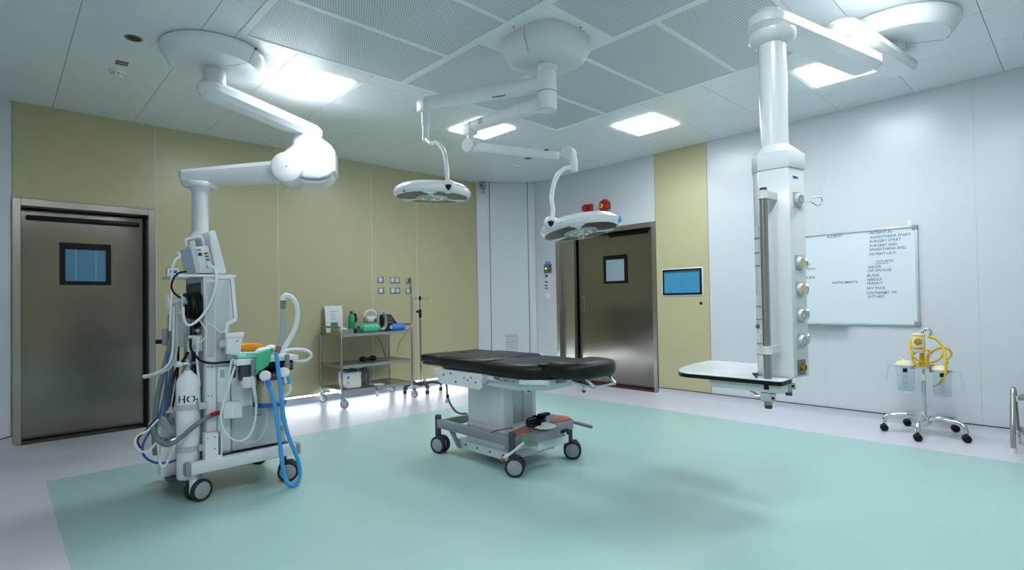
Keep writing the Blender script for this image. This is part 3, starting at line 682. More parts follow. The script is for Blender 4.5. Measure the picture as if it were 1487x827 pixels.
# lettering plates on the arms (dark bars, illegible in the photo)
def side_plate(t, a, b, frac, z, w_, h_, off, mat, name='rating_plate'):
    A = V2(a, z); B = V2(b, z); d = (B-A).normalized(); nrm = Vector((d.y, -d.x, 0))
    if nrm.dot(A) > 0: nrm = -nrm
    Mx = frame_M(A.lerp(B, frac)+nrm*off, d, nrm); 
    if Mx.col[1].z < 0: Mx = Mx @ Matrix.Diagonal((1, -1, 1, 1))
    return MB().box(-w_/2, w_/2, -h_/2, h_/2, 0, .002, M=Mx).build(name, M[mat], t, smooth=0), Mx
pl, Mx = side_plate(L2_, SP, BE, .80, 2.565, .06, .05, .044, 'paper')
for k in range(4): MB().box(-.026, .026-.01*(k % 2), .016-.011*k, .021-.011*k, .0022, .0028, M=Mx).build('print_line', M['dgrey'], pl, smooth=0)
side_plate(L1, SP, AE, .36, 2.645, .10, .012, .034, 'grey', 'brake_slot')
# light 1 drop tube and curved pipe
def lamp_head(t, c, tilt, R=.29, hub_dir=None, thick=.075):
    """round head; tilt is a rotation matrix, local z up, local -y toward the viewer side hub"""
    Mx = Matrix.Translation(c) @ tilt
    MB().lathe([(0, .050), (.10, .056), (.19, .054), (.245, .044), (.275, .026), (R, 0), (.288, -.022), (.278, -.034), (.266, -.041), (.262, -.036)], n=56, M=Mx, cap=False).build('housing', M['white'], t)
    gl = MB().lathe([(.267, -.039), (.245, -.040), (.12, -.041), (0, -.041)], n=56, M=Mx).build('front_glass', M['glassdark'], t)
    MB().lathe([(.125, -.041), (.122, -.047), (.10, -.050), (0, -.050)], n=40, M=Mx).build('lamp_lens', M['lens'], t)
    for k in range(3):
        a = k*2*PI/3+.45
        q = Mx @ Matrix.Rotation(a, 4, 'Z')
        MB().prism([(.11, -.012), (.2, -.022), (.25, -.05), (.262, -.03), (.266, 0), (.262, .03), (.25, .05), (.2, .022), (.11, .012)], -.046, -.034, r=.003, M=q).build('white_lobe', M['white'], t)
    hd = MB().lathe([(.024, -.048), (.02, -.056), (.018, -.072), (.022, -.08), (.016, -.086), (0, -.086)], n=20, M=Mx).build('handle', M['chrome'], t)
    for k in range(8):
        a = k*PI/4+.2; MB().lathe([(.017, -.049), (.012, -.053), (0, -.054)], (.075*math.cos(a), .075*math.sin(a), 0), 10, M=Mx).build('led_lens', M['chrome'], t)
    return Mx
vdir = Vector((2.40, 3.40, 0)).normalized(); rdir = Vector((vdir.y, -vdir.x, 0))
c1 = Vector((2.40, 3.40, 2.012))
B1 = Matrix(((rdir.x, vdir.x, 0, 0), (rdir.y, vdir.y, 0, 0), (0, 0, 1, 0), (0, 0, 0, 1)))
T1 = B1 @ Matrix.Rotation(math.radians(1), 4, 'X') @ Matrix.Rotation(math.radians(1), 4, 'Y')
Mh1 = lamp_head(L1, c1, T1)
MB().rbox(-.05, .05, -.05, .05, -.07, .02, r=.015, M=Matrix.Translation(V2(AE, 2.695))).build('arm_end', M['white2'], L1)
MB().cyl(V2(AE, 2.64), V2(AE, 2.53), .03, n=20).build('drop_sleeve', M['lgrey'], L1)
MB().cyl(V2(AE, 2.53), V2(AE, 2.42), .024, n=20).build('drop_tube', M['white2'], L1)
MB().cyl(V2(AE, 2.45), V2(AE, 2.41), .026, n=20).build('swivel_block', M['white2'], L1)
hub1 = atD(651, 271, 3.93)
pp = [V2(AE, 2.43)]+[atD(px, py, d_) for px, py, d_ in ((626, 208, 4.08), (634, 207, 4.05), (643, 217, 4.0), (648, 236, 3.95), (650, 262, 3.93))]
MB().tube(pp, .0155, n=14, sub=6).build('curved_pipe', M['white'], L1)
def knuckle(t, c, M3):
    k = MB().ball(c, .052, .045, .05, n=24, M=M3).build('knuckle', M['white'], t)
    fwd = (EYE-c).normalized(); Mx = frame_M(c+fwd*.035, RT, fwd)
    kn = MB().lathe([(.035, 0), (.035, .012), (.028, .02), (0, .022)], n=20, M=Mx).build('knob', M['green_l'] if False else M['white2'], k)
    MB().prism([(.026*math.cos(a)*(1.0 if i % 2 == 0 else .72), .026*math.sin(a)*(1.0 if i % 2 == 0 else .72)) for i, a in enumerate([j*PI/3+PI/6 for j in range(6)])], .018, .028, r=.004, M=Mx).build('knob_grip', M['black'], k)
    MB().rbox(-.045, .045, -.03, .03, -.03, .01, r=.015, M=Matrix.Translation(c-Vector((fwd.x, fwd.y, 0))*.05) @ M3).build('knuckle_base', M['white'], t)
knuckle(L1, hub1, B1)
# light 2: vertical joint, spring arm, yoke pipe
MB().rbox(-.045, .045, -.05, .05, -.065, .03, r=.015, M=Matrix.Translation(V2(BE, 2.565))).build('arm_end', M['white2'], L2_)
MB().cyl(V2(BE, 2.52), V2(BE, 2.455), .03, n=20).build('drop_tube', M['white2'], L2_)
jb = V2(BE, 2.415)
vb = Vector((BE[0], BE[1], 0)).normalized(); rb = Vector((vb.y, -vb.x, 0))
ja = atD(812, 226, 3.95); jd = (ja-jb); jn = Vector((jd.y, -jd.x, 0)).normalized()
MB().cyl(jb-jn*.045, jb+jn*.045, .055, n=28).build('elbow_joint', M['offwhite'], L2_)
MB().tube([jb, jb.lerp(ja, .5), ja], .033, n=16, smooth=False, rf=lambda i: (.036, .033, .027)[i]).build('spring_arm', M['white2'], L2_)
je = atD(826, 222, 3.95)
MB().cyl(je-jn*.04, je+jn*.04, .045, n=28).build('elbow_joint', M['offwhite'], L2_)
MB().ball(jb.lerp(ja, .87)+Vector((0, 0, .03)), .022, .016, .008, n=14).build('arm_screw', M['dgrey'], L2_)
jv = atD(834, 240, 3.95)
MB().tube([je+Vector((0, 0, -.0)), atD(832, 228, 3.95), jv], .028, n=16, smooth=False).build('swivel_block', M['white2'], L2_)
MB().cyl(jv+Vector((0, 0, .01)), jv-Vector((0, 0, .045)), .026, n=18).build('swivel_foot', M['white2'], L2_)
hub2 = atD(800, 324, 3.82)
pp = [atD(px, py, d_) for px, py, d_ in ((834, 245, 3.95), (824, 243, 3.95), (812, 251, 3.93), (804, 268, 3.9), (801, 288, 3.86), (803, 306, 3.83), (801, 318, 3.82))]
MB().tube(pp, .0165, n=14, sub=6).build('yoke_pipe', M['white'], L2_)
c2 = atD(842, 329, 4.0)
v2 = Vector((c2.x, c2.y, 0)).normalized(); r2 = Vector((v2.y, -v2.x, 0))
B2 = Matrix(((r2.x, v2.x, 0, 0), (r2.y, v2.y, 0, 0), (0, 0, 1, 0), (0, 0, 0, 1)))
T2 = B2 @ Matrix.Rotation(math.radians(-8), 4, 'Y') @ Matrix.Rotation(math.radians(-5), 4, 'X')
lamp_head(L2_, c2, T2, R=.30)
knuckle(L2_, hub2, B2)
MB().rbox(-.012, .012, -.02, .02, -.02, .02, r=.006, M=Matrix.Translation(c2) @ T2 @ Matrix.Translation(Vector((.283, -.08, -.012)))).build('blue_button', M['blue'], L2_)
MB().rbox(-.012, .012, -.012, .012, -.01, .01, r=.006, M=Matrix.Translation(c1) @ T1 @ Matrix.Translation(Vector((-.20, -.195, -.03)))).build('blue_button', M['blue'], L1)
# ------------------------------------------------------------------ wall-mounted things, right wall
def wx(px, py): return atX(px, py, XW)
# touchscreen
t = thing('wall_touchscreen', 'black framed touchscreen with a lit blue display on the olive panel', 'touchscreen', (XW, 3.39, 1.22))
MB().rbox(XW-.006, XW-.0005, 3.118, 3.664, 1.207, 1.545, r=.003).build('surround', M['white2'], t)
MB().rbox(XW-.016, XW-.006, 3.133, 3.650, 1.219, 1.533, r=.003).build('bezel', M['black'], t)
scn = MB().box(XW-.0175, XW-.016, 3.158, 3.625, 1.243, 1.508).build('screen', M['screen'], t, smooth=0)
MB().box(XW-.0185, XW-.0175, 3.158, 3.625, 1.488, 1.508).build('menu_bar', P('screen_bar', '#2f5566', .3), scn, smooth=0)
for (y0, y1, z) in ((3.36, 3.44, 1.396), (3.38, 3.41, 1.375), (3.35, 3.43, 1.352), (3.20, 3.24, 1.262), (3.42, 3.47, 1.262), (3.55, 3.58, 1.262)):
    MB().box(XW-.0185, XW-.0175, y0, y1, z, z+.006).build('screen_mark', M['dblue'], scn, smooth=0)
t = thing('door_call_button', 'small black round button below the blue touchscreen', 'button', tuple(wx(1018, 440)))
p = wx(1018, 440); MB().lathe([(.017, 0), (.017, .006), (.012, .012), (0, .013)], n=18, M=frame_M(p+Vector((-.0005, 0, 0)), (0, 1, 0), (-1, 0, 0))).build('knob_cap', M['black'], t)
# red alarm bell and sounder
p = wx(880, 299); t = thing('alarm_bell', 'round red alarm bell with a yellow centre on the white wall', 'alarm bell', tuple(p), 'red alarms above the far steel door')
Mx = frame_M(p, (0, 1, 0), (-1, 0, 0))
MB().rbox(-.05, .06, -.05, .05, 0.0005, .03, r=.004, M=frame_M(p+Vector((0, -.02, 0)), (0, 1, 0), (-1, 0, 0))).build('backbox', M['black'], t)
MB().lathe([(.088, .03), (.09, .04), (.08, .058), (.05, .066), (0, .068)], n=32, M=Mx).build('gong', M['red'], t)
MB().lathe([(.03, .066), (.028, .074), (0, .075)], (.03, 0, 0), 16, M=Mx).build('badge', M['yellow'], t); MB().lathe([(.012, .074), (.01, .079), (0, .08)], (.03, 0, 0), 12, M=Mx).build('nut', M['black'], t)
MB().box(-.06, -.01, .004, .014, .062, .070, M=Mx).build('print_bar', M['orangered'], t, smooth=0)
p = wx(856, 303); t = thing('alarm_sounder', 'squat red alarm sounder peeping over the tilted surgical light', 'alarm sounder', tuple(p), 'red alarms above the far steel door')
Mx = frame_M(p, (0, 1, 0), (-1, 0, 0))
MB().rbox(-.08, .08, -.06, .05, .0005, .05, r=.02, seg=3, M=Mx).build('housing', M['red'], t)
MB().lathe([(.05, .05), (.05, .075), (.045, .08), (.02, .072), (0, .07)], (.03, -.005, 0), 24, M=Mx).build('horn', M['red'], t)
MB().lathe([(.053, .055), (.055, .06), (.053, .064)], (.03, -.005, 0), 24, M=Mx).build('ring', M['black'], t)
# control plates left of the far door
def wall_plate(px, py, w_, h_, name, label, mat, group=None):
    p = wx(px, py); t = thing(name, label, 'wall switch', tuple(p), group); Mx = frame_M(p, (0, -1, 0), (-1, 0, 0))
    MB().rbox(-w_/2, w_/2, -h_/2, h_/2, .0005, .012, r=.003, M=Mx).build('plate', M[mat], t); return t, Mx
g = 'small controls on the wall beside the far door'
t, Mx = wall_plate(796, 389.5, .155, .135, 'key_switch', 'brown key switch plate with a green light and blue tag', 'brown', g)
MB().lathe([(.014, .012), (.012, .02), (0, .022)], (-.035, .0, 0), 14, M=Mx).build('green_light', EM('green_indicator', (.05, .9, .4, 1), .8), t)
for yy in (.03, -.03): MB().lathe([(.013, .012), (.012, .018), (0, .018)], (.04, yy, 0), 14, M=Mx).build('keyhole', M['black'], t)
MB().rbox(-.055, .05, .068, .108, .0005, .008, r=.002, M=Mx).build('blue_tag', M['blue'], t)
t, Mx = wall_plate(794.5, 402.5, .09, .105, 'thermostat', 'tiny white thermostat with a blue display beside the far door', 'white2', g); MB().box(-.028, .03, .0, .042, .012, .0135, M=Mx).build('display', M['dblue'], t, smooth=0)
t, Mx = wall_plate(794.5, 413.5, .095, .15, 'pressure_gauge_panel', 'small white panel with dark bars beside the far door', 'white2', g)
for z0, z1, mm in ((.035, .055, 'dgrey'), (-.02, .005, 'brown'), (-.065, -.035, 'grey')): MB().box(-.033, .033, z0, z1, .012, .014, M=Mx).build('bar', M[mm], t, smooth=0)
MB().box(.0, .03, -.018, .003, .0142, .0155, M=Mx).build('yellow_key', M['yellow'], t, smooth=0)
t, Mx = wall_plate(795.5, 430, .09, .09, 'light_switch', 'plain white light switch lowest beside the far door', 'white2', g); MB().rbox(-.03, .03, -.03, .03, .012, .016, r=.003, M=Mx).build('rocker', M['white'], t)
# whiteboard
by0, by1, bz0, bz1 = 1.055, 2.30, .893, 1.803
wb = thing('whiteboard', 'wall whiteboard with blue handwritten theatre notes behind the right boom', 'whiteboard', (XW, (by0+by1)/2, bz0))
MB().box(XW-.012, XW-.0005, by0+.01, by1-.01, bz0+.01, bz1-.01).build('writing_surface', M['board'], wb, smooth=0)
for (a, b, c, d) in ((by0, by1, bz0, bz0+.022), (by0, by1, bz1-.022, bz1), (by0, by0+.022, bz0+.022, bz1-.022), (by1-.022, by1, bz0+.022, bz1-.022)):
    MB().rbox(XW-.02, XW-.0005, a, b, c, d, r=.004).build('frame_rail', M['silver'], wb)
for yy in (by0, by1-.04):
    for zz in (bz0, bz1-.04): MB().rbox(XW-.022, XW-.0005, yy-.003, yy+.043, zz-.003, zz+.043, r=.006).build('corner_cap', M['grey'], wb)
MB().rbox(XW-.075, XW-.02, 1.62, 2.22, bz0-.004, bz0+.006, r=.002).build('pen_tray', M['silver'], wb); MB().rbox(XW-.078, XW-.07, 1.62, 2.22, bz0+.002, bz0+.018, r=.002).build('pen_tray_lip', M['silver'], wb)
def note(s, px, py, hpx, under=False):
    p = wx(px, py); Mx = frame_M(Vector((XW-.0128, p.y, p.z)), (0, -1, 0), (-1, 0, 0))
    text_mesh(s, hpx*.0073, Mx, spread=1.0, shear=.15, bold=.0004).build('writing', M['ink'], wb, smooth=0)
    if under:
        MB().box(-.004, .10, -.012, -.008, 0, .0008, M=Mx).build('underline', M['ink'], wb, smooth=0)
K = 180/902.0
def wpt(x, y): return 1160+x*K, 315+y*K
for s_, x, y in (('PATIENT IN', 518, 128), ('ANAESTHESIA START', 518, 158), ('SURGERY START', 514, 188), ('SURGERY END.', 516, 219), ('ANAESTHESIA END.', 514, 247), ('PATIENT OUT.', 514, 280),
                 ('COUNTS:', 562, 333), ('GAUZE', 502, 372), ('LAP SPONGE', 500, 399), ('BLADE', 498, 434), ('NEEDLE', 498, 464), ('PEANUT:', 498, 491), ('N/V PACK', 496, 526), ('DIATHERMY TIP.', 494, 560), ('SUTURES', 502, 587),
                 ('ALLERGY', 205, 154), ('INSTRUMENTS', 246, 486), ('GIST.', 34, 358), ('A TECH.', 30, 388), ('TE', 28, 420), ('NURSE:', 42, 449)):
    px, py = wpt(x, y); note(s_, px, py, 4.6, s_ == 'COUNTS:')
t = thing('wall_hook', 'small white adhesive hook above the whiteboard corner', 'hook', tuple(wx(1321, 330)))
p = wx(1321, 328); Mx = frame_M(p, (0, -1, 0), (-1, 0, 0))
MB().rbox(-.014, .014, -.0, .055, .0005, .006, r=.004, M=Mx).build('pad', M['white'], t); MB().tube([Mx @ Vector(q) for q in ((0, .03, .005), (0, .008, .008), (0, .004, .018), (0, .014, .024))], .004, n=8).build('hook_tip', M['white'], t)
# ------------------------------------------------------------------ wall-mounted things, left wall
def wy(px, py): return atY(px, py, YW)
def socket(px, py, w_, label, gang=1, grey=False):
    p = wy(px, py); t = thing('power_socket', label, 'power socket', tuple(p), 'steel power sockets on the olive wall'); Mx = frame_M(p, (1, 0, 0), (0, -1, 0))
    pl = MB().rbox(-w_/2, w_/2, -.042, .042, .0005, .009, r=.002, M=Mx).build('plate', M['peg'], t)
    for g_ in range(gang):
        ox = 0 if gang == 1 else (-.036 if g_ == 0 else .036)
        MB().rbox(ox-.022, ox+.022, -.026, .018, .009, .0105, r=.0015, seg=1, M=Mx).build('insert', M['lgrey'], pl)
        for (a, b) in ((0, .006), (-.011, -.014), (.011, -.014)): MB().box(ox+a-.003, ox+a+.003, b-.004, b+.004, .0106, .0112, M=Mx).build('pin_hole', M['black'], pl, smooth=0)
        MB().rbox(ox-.008, ox+.008, .023, .034, .009, .013, r=.002, M=Mx).build('rocker', M['white2'], pl)
    return t
socket(552.5, 406, .088, 'single steel power socket, upper left of the six'); socket(553, 421.5, .088, 'single steel power socket, lower left of the six')
socket(573, 406.5, .148, 'double steel power socket, upper middle of the six', 2); socket(573.5, 421.5, .148, 'double steel power socket, lower middle of the six', 2)
socket(592.5, 407, .088, 'single steel power socket with a plugged cable, upper right'); t = socket(592.5, 421.5, .088, 'single steel power socket, lower right of the six')
p = wy(251, 395); t = thing('wall_thermostat', 'small white wall thermostat with a blue display beside the anaesthesia machine', 'thermostat', tuple(p)); Mx = frame_M(p, (1, 0, 0), (0, -1, 0))
MB().rbox(-.052, .052, -.045, .04, .0005, .018, r=.004, M=Mx).build('case', M['white2'], t); MB().box(-.03, .034, -.012, .02, .018, .0195, M=Mx).build('display', M['dblue'], t, smooth=0); MB().box(-.03, .03, -.032, -.026, .018, .019, M=Mx).build('print_line', M['grey'], t, smooth=0)
# cable from the socket down to the trolley
t = thing('power_cable', 'thin grey cable hanging from a wall socket to the steel trolley', 'cable', tuple(wy(593, 407)))
pts = [wy(593.5, 407)+Vector((0, -.03, 0))]+[atY(px, py, YW-.02) for px, py in ((597, 415), (598.5, 440), (598, 462))]+[atY(px, py, YW-.035) for px, py in ((595, 476), (587, 487), (580, 498), (577, 512))]
MB().tube(pts, .005, n=8).build('flex', M['grey'], t); p = wy(593, 406.5); MB().rbox(p.x-.018, p.x+.018, YW-.035, YW-.0105, p.z-.02, p.z+.016, r=.006).build('plug', M['dgrey'], t)
# ------------------------------------------------------------------ casters
def caster(t, x, y, r, ztop, ang, twin=True, w=.028, tyre='rubber', hub='wheelgrey', fork='dgrey', stem=.02, trail=.03, gap=.016):
    """swivel caster: part caster_fork with wheel and hub sub-parts; ang = rolling direction"""
    d = Vector((math.cos(ang), math.sin(ang), 0)); a = Vector((-d.y, d.x, 0)); c = Vector((x, y, r))-d*trail
    fk = MB().cyl((x, y, r*1.3), (x, y, ztop), stem, n=14)
    if twin:
        Mx = frame_M(c, d, (0, 0, 1))
        fk.rbox(-r*.55, trail+stem, -gap*.8, gap*.8, -r*.2, r*1.12, r=.008, M=Mx)
    else:
        Mx = frame_M(c, d, (0, 0, 1))
        for s in (-1, 1): fk.rbox(-.012, trail+stem*.7, s*(w/2+.006)-.003, s*(w/2+.006)+.003, -.008, r*1.35, r=.002, M=Mx)
        fk.rbox(-.012, trail+stem, -(w/2+.009), (w/2+.009), r*1.3, r*1.4, r=.002, M=Mx)
    f = fk.build('caster_fork', M[fork], t)
    for s in ((-1, 1) if twin else (0,)):
        cc_ = c+a*(s*(gap+w/2)); Mw = frame_M(cc_, d, a)
        MB().lathe([(r*.78, -w/2), (r*.93, -w/2), (r, -w/2+.005), (r, w/2-.005), (r*.93, w/2), (r*.78, w/2), (r*.78, -w/2)], n=32, M=Mw).build('tyre', M[tyre], f)
        MB().lathe([(0, -w/2-.003), (r*.5, -w/2-.003), (r*.77, -w/2+.004), (r*.77, w/2-.004), (r*.5, w/2+.003), (0, w/2+.003)], n=32, M=Mw).build('wheel_hub', M[hub], f)
    return f
# ------------------------------------------------------------------ operating table
OT = thing('operating_table', 'mobile operating table with black padded top and grey wheeled base', 'operating table', (2.80, 3.10, 0))
def pad(poly, z0, z1, name='mattress_pad', r=.04):
    return MB().prism(poly, z0, z1, r=r, seg=4).build(name, M['leather'], OT, smooth=50)
xa, xb = 2.46, 3.06
pad([(xa, 2.905), (xb, 2.905), (xb, 3.42), (xa, 3.42)], .672, .775)
pad([(xa, 2.90), (xa, 2.52), (2.57, 2.40), (2.95, 2.40), (xb, 2.52), (xb, 2.90)], .668, .765)
pad([(2.55, 2.40), (2.55, 2.26), (2.58, 2.17), (2.65, 2.12), (2.88, 2.11), (2.96, 2.15), (3.0, 2.26), (3.0, 2.40)], .682, .792, 'head_pad', .045)
pad([(2.54, 2.47), (2.55, 2.38), (3.0, 2.38), (3.0, 2.47)], .684, .775, 'neck_roll', .02)
for a, b in ((xa+.01, 2.752), (2.768, xb-.01)):
    pad([(a, 3.43), (b, 3.43), (b, 3.69), (a, 3.69)], .705, .768, 'leg_pad', .02)
MB().box(xa+.02, xb-.02, 3.435, 3.68, .688, .704).build('leg_plate', M['dgrey'], OT, smooth=0)
# top frame
MB().rbox(2.475, 3.045, 2.91, 3.42, .64, .671, r=.004).build('seat_frame', M['lgrey'], OT)
MB().prism([(2.475, 2.90), (2.475, 2.54), (2.58, 2.40), (2.94, 2.40), (3.045, 2.54), (3.045, 2.90)], .635, .667, r=.004).build('back_frame', M['lgrey'], OT)
MB().prism([(2.50, 3.0), (2.50, 2.60), (2.62, 2.46), (2.90, 2.46), (3.02, 2.60), (3.02, 3.0)], .585, .635, r=.018, seg=3).build('under_tray', M['lgrey'], OT)
for sx, x in ((-1, 2.463), (1, 3.057)):
    # white side plate with rounded lower corners, bolted
    Mx = frame_M((x, 2.92, 0), (0, 1, 0), (sx, 0, 0))
    yy = 1 if (Mx @ Vector((0, 1, 0))).z > 0 else -1
    zf = lambda z: z*yy
    poly = [(0, zf(.672)), (0, zf(.585)), (.03, zf(.563)), (.48, zf(.563)), (.52, zf(.575)), (.58, zf(.672))]
    pl = MB().prism(poly, -.004, .006, M=Mx).build('side_plate', M['white2'], OT)
    for (u, z) in ((.12, .64), (.30, .592), (.36, .65), (.45, .632), (.07, .61), (.16, .618), (.20, .632)):
        MB().cyl(Mx @ Vector((u, zf(z), .006)), Mx @ Vector((u, zf(z), .010)), .008 if u > .25 else .006, n=10).build('bolt', M['dgrey'], pl)
    MB().cyl(Mx @ Vector((-.02, zf(.628), -.01)), Mx @ Vector((-.02, zf(.628), .014)), .018, n=16).build('pivot', M['silver'], OT)
    MB().rbox(x-.006, x+.006, 2.56, 2.80, .642, .668, r=.002).build('accessory_rail', M['chrome'], OT)
    for yv in (2.60, 2.68, 2.76): MB().cyl((x, yv, .655), (x+sx*.01, yv, .655), .005, n=8).build('rail_screw', M['dgrey'], OT)
# column
MB().rbox(2.60, 2.95, 2.87, 3.27, .185, .60, r=.02, seg=3).build('column', M['lgrey'], OT)
MB().rbox(2.592, 2.958, 2.862, 3.278, .10, .28, r=.02, seg=3).build('column_skirt', M['lgrey'], OT)
cp = MB().rbox(2.70, 2.90, 2.866, 2.872, .30, .575, r=.002, seg=1).build('access_cover', M['silver'], OT)
MB().box(2.795, 2.799, 2.8645, 2.866, .30, .575).build('cover_joint', M['grey'], cp, smooth=0)
lb = MB().box(2.815, 2.875, 2.8635, 2.866, .49, .54).build('rating_label', M['paper'], cp, smooth=0); MB().box(2.845, 2.87, 2.8625, 2.8635, .505, .53).build('label_print', M['dgrey'], cp, smooth=0)
MB().cyl((2.665, 2.864, .575), (2.665, 2.872, .575), .016, n=14).build('socket', M['black'], OT); MB().cyl((2.775, 2.860, .575), (2.775, 2.872, .575), .016, n=14).build('socket', M['black'], OT)
# base frame
for x in (2.535, 3.115): MB().rbox(x-.02, x+.02, 2.70, 3.57, .195, .262, r=.005).build('base_rail', M['grey'], OT)
MB().rbox(2.555, 3.095, 3.50, 3.55, .20, .255, r=.005).build('cross_rail', M['grey'], OT)
MB().rbox(2.555, 3.095, 2.715, 2.765, .20, .255, r=.005).build('cross_rail', M['grey'], OT)
MB().rbox(2.58, 3.07, 2.80, 3.38, .062, .13, r=.012).build('base_pan', M['lgrey'], OT)
for yv in (2.85, 2.99, 3.13, 3.27): MB().cyl((2.576, yv, .10), (2.582, yv, .10), .008, n=10).build('bolt', M['dgrey'], OT)
for x in (2.56, 3.09): MB().add([(x-.006, 3.46, .20), (x+.006, 3.46, .20), (x+.006, 3.40, .20), (x-.006, 3.40, .20), (x-.006, 3.34, .07), (x+.006, 3.34, .07), (x+.006, 3.30, .07), (x-.006, 3.30, .07)], [(0, 1, 2, 3), (4, 5, 6, 7), (0, 1, 5, 4), (1, 2, 6, 5), (2, 3, 7, 6), (3, 0, 4, 7)]).build('gusset', M['grey'], OT)
for x, y, a in ((2.535, 3.56, 1.85), (2.535, 2.71, 2.25), (3.115, 2.70, 2.3), (3.115, 3.56, 2.0)):
    caster(OT, x, y, .066, .285, a, w=.03, fork='dgrey', stem=.024, trail=.02)
    MB().lathe([(.026, .262), (.026, .285), (.02, .292), (0, .294)], (x, y, 0), 18).build('stem_cap', M['dgrey'], OT)
# base cover at the near end: sloped grey tray with red edge stickers and slot
tray = [(2.585, 2.79), (2.64, 2.58), (2.78, 2.52), (2.97, 2.535), (3.0, 2.60), (3.0, 2.79)]
def zt(x, y): return .268+.07*max(0, (x-2.6)/.40)
vs = [(x, y, zt(x, y)) for x, y in tray]+[(x, y, zt(x, y)-.055) for x, y in tray]; n = len(tray)
MB().add(vs, [tuple(range(n)), tuple(range(2*n-1, n-1, -1))]+[(i, (i+1) % n, n+(i+1) % n, n+i) for i in range(n)]).build('base_cover', M['grey'], OT, smooth=0)
def stick(pts): 
    v = [(x, y, zt(x, y)+.001) for x, y in pts]+[(x, y, zt(x, y)+.004) for x, y in pts]; k = len(pts)
    MB().add(v, [tuple(range(k-1, -1, -1)), tuple(range(k, 2*k))]+[(i, (i+1) % k, k+(i+1) % k, k+i) for i in range(k)]).build('red_edge_sticker', M['orangered'], OT, smooth=0)
stick([(2.59, 2.785), (2.625, 2.66), (2.68, 2.65), (2.65, 2.785)]); stick([(2.86, 2.62), (2.97, 2.545), (2.995, 2.60), (2.995, 2.68), (2.88, 2.67)])
MB().rbox(2.82, 2.90, 2.517, 2.53, .265, .285, r=.003).build('slot', M['black'], OT)
MB().lathe([(.075, 0), (.075, .008), (.06, .014), (.03, .016), (.026, .03), (0, .032)], (2.77, 2.62, zt(2.77, 2.62)+.004), 32).build('pedal_disc', M['white2'], OT)
MB().rbox(2.66, 2.97, 2.58, 2.70, .165, .222, r=.006).build('cover_support', M['lgrey'], OT)
# brake lever with red and green ends
b0, b1 = atX(730, 666, 2.49), atX(764, 640, 2.55)
MB().tube([b0, b0.lerp(b1, .5)+Vector((-.0, 0, -.005)), b1], .010, n=10).build('brake_lever', M['white2'], OT); MB().ball(b0, .018, n=14).build('lever_end', M['orangered'], OT); MB().ball(b1, .018, n=14).build('lever_end', M['green_p'], OT)
MB().tube([(3.13, 2.70, .27), (3.17, 2.64, .255), (3.20, 2.55, .24)], .013, n=10).build('brake_pedal', M['grey'], OT)
# head clamp linkage
def cy(a, b, r, nm, mt='chrome'): return MB().cyl(a, b, r, n=12).build(nm, M[mt], OT)
h = [atX(px, py, 2.66) for px, py in ((846, 543), (862, 562), (830, 552), (805, 555), (849, 560), (848, 567))]
cy(h[0], h[1], .011, 'head_link'); cy(h[0]+Vector((.22, 0, 0)), h[1]+Vector((.22, 0, 0)), .011, 'head_link')
cy(h[2], h[1], .010, 'head_link'); MB().rbox(-.075, .06, -.011, .011, -.012, .012, r=.003, M=frame_M(h[3].lerp(h[2], .5), h[2]-h[3], (1, 0, 0))).build('head_clamp_bar', M['tube_steel'], OT)
cy(h[1], h[1]+Vector((.22, 0, 0)), .008, 'head_link_axle'); cy(h[4], h[5], .011, 'clamp_screw', 'chrome'); MB().ball(h[5], .013, n=12).build('screw_tip', M['dgrey'], OT)
MB().cyl(h[2]+Vector((-.02, 0, 0)), h[2]+Vector((.02, 0, 0)), .022, n=16).build('clamp_knob', M['chrome'], OT)
cy((2.70, 2.38, .66), (2.70, 2.25, .695), .010, 'head_support'); cy((2.84, 2.38, .66), (2.84, 2.25, .695), .010, 'head_support'); 
# hanging cable at the far end
hp_ = [atX(px, py, 2.60) for px, py in ((648, 553), (649, 565), (650, 575), (654, 586), (661, 596), (669, 600), (677, 600))]
MB().tube(hp_, .008, n=8).build('mains_lead', M['hosegrey'], OT); MB().cyl(hp_[2]+Vector((0, 0, .012)), hp_[2]-Vector((0, 0, .012)), .012, n=12).build('lead_clip', M['black'], OT)
MB().ball(hp_[2]+Vector((0, .01, -.035)), .014, .012, .018, n=12).build('lead_tag', M['white2'], OT)
# coiled hand control lying on the base cover
hc = thing('hand_control', 'black hand control with coiled black cable on the table base', 'hand control', (2.72, 2.66, .30))
co = []
for k in range(60):
    a = k*2*PI/14; co.append((2.76+.085*math.cos(a)*(1+.08*math.sin(k*.9)), 2.70+.055*math.sin(a)*(1+.1*math.cos(k*.7)), zt(2.76, 2.7)+.012+.0008*k+.004*math.sin(k*1.3)))
MB().tube(co, .0055, n=8, sub=3).build('coiled_cable', M['black'], hc)
MB().rbox(2.80, 2.90, 2.69, 2.73, zt(2.85, 2.7)+.04, zt(2.85, 2.7)+.062, r=.006, M=None).build('handset', M['black'], hc)
MB().tube([atX(px, py, 2.52) for px, py in ((744, 621), (725, 624), (712, 628), (702, 632), (704, 634), (722, 633))], .0035, n=6).build('thin_lead', M['black'], hc)
cw = []
for k in range(40): 
    q = atX(722+k*.55, 625+14*min(1, k/18.0)+.02*k, 2.555); a = k*1.6; cw.append((q.x, q.y+.006*math.cos(a), q.z+.008*math.sin(a)))
MB().tube(cw, .0042, n=6, sub=3).build('spiral_cord', M['offwhite'], hc)
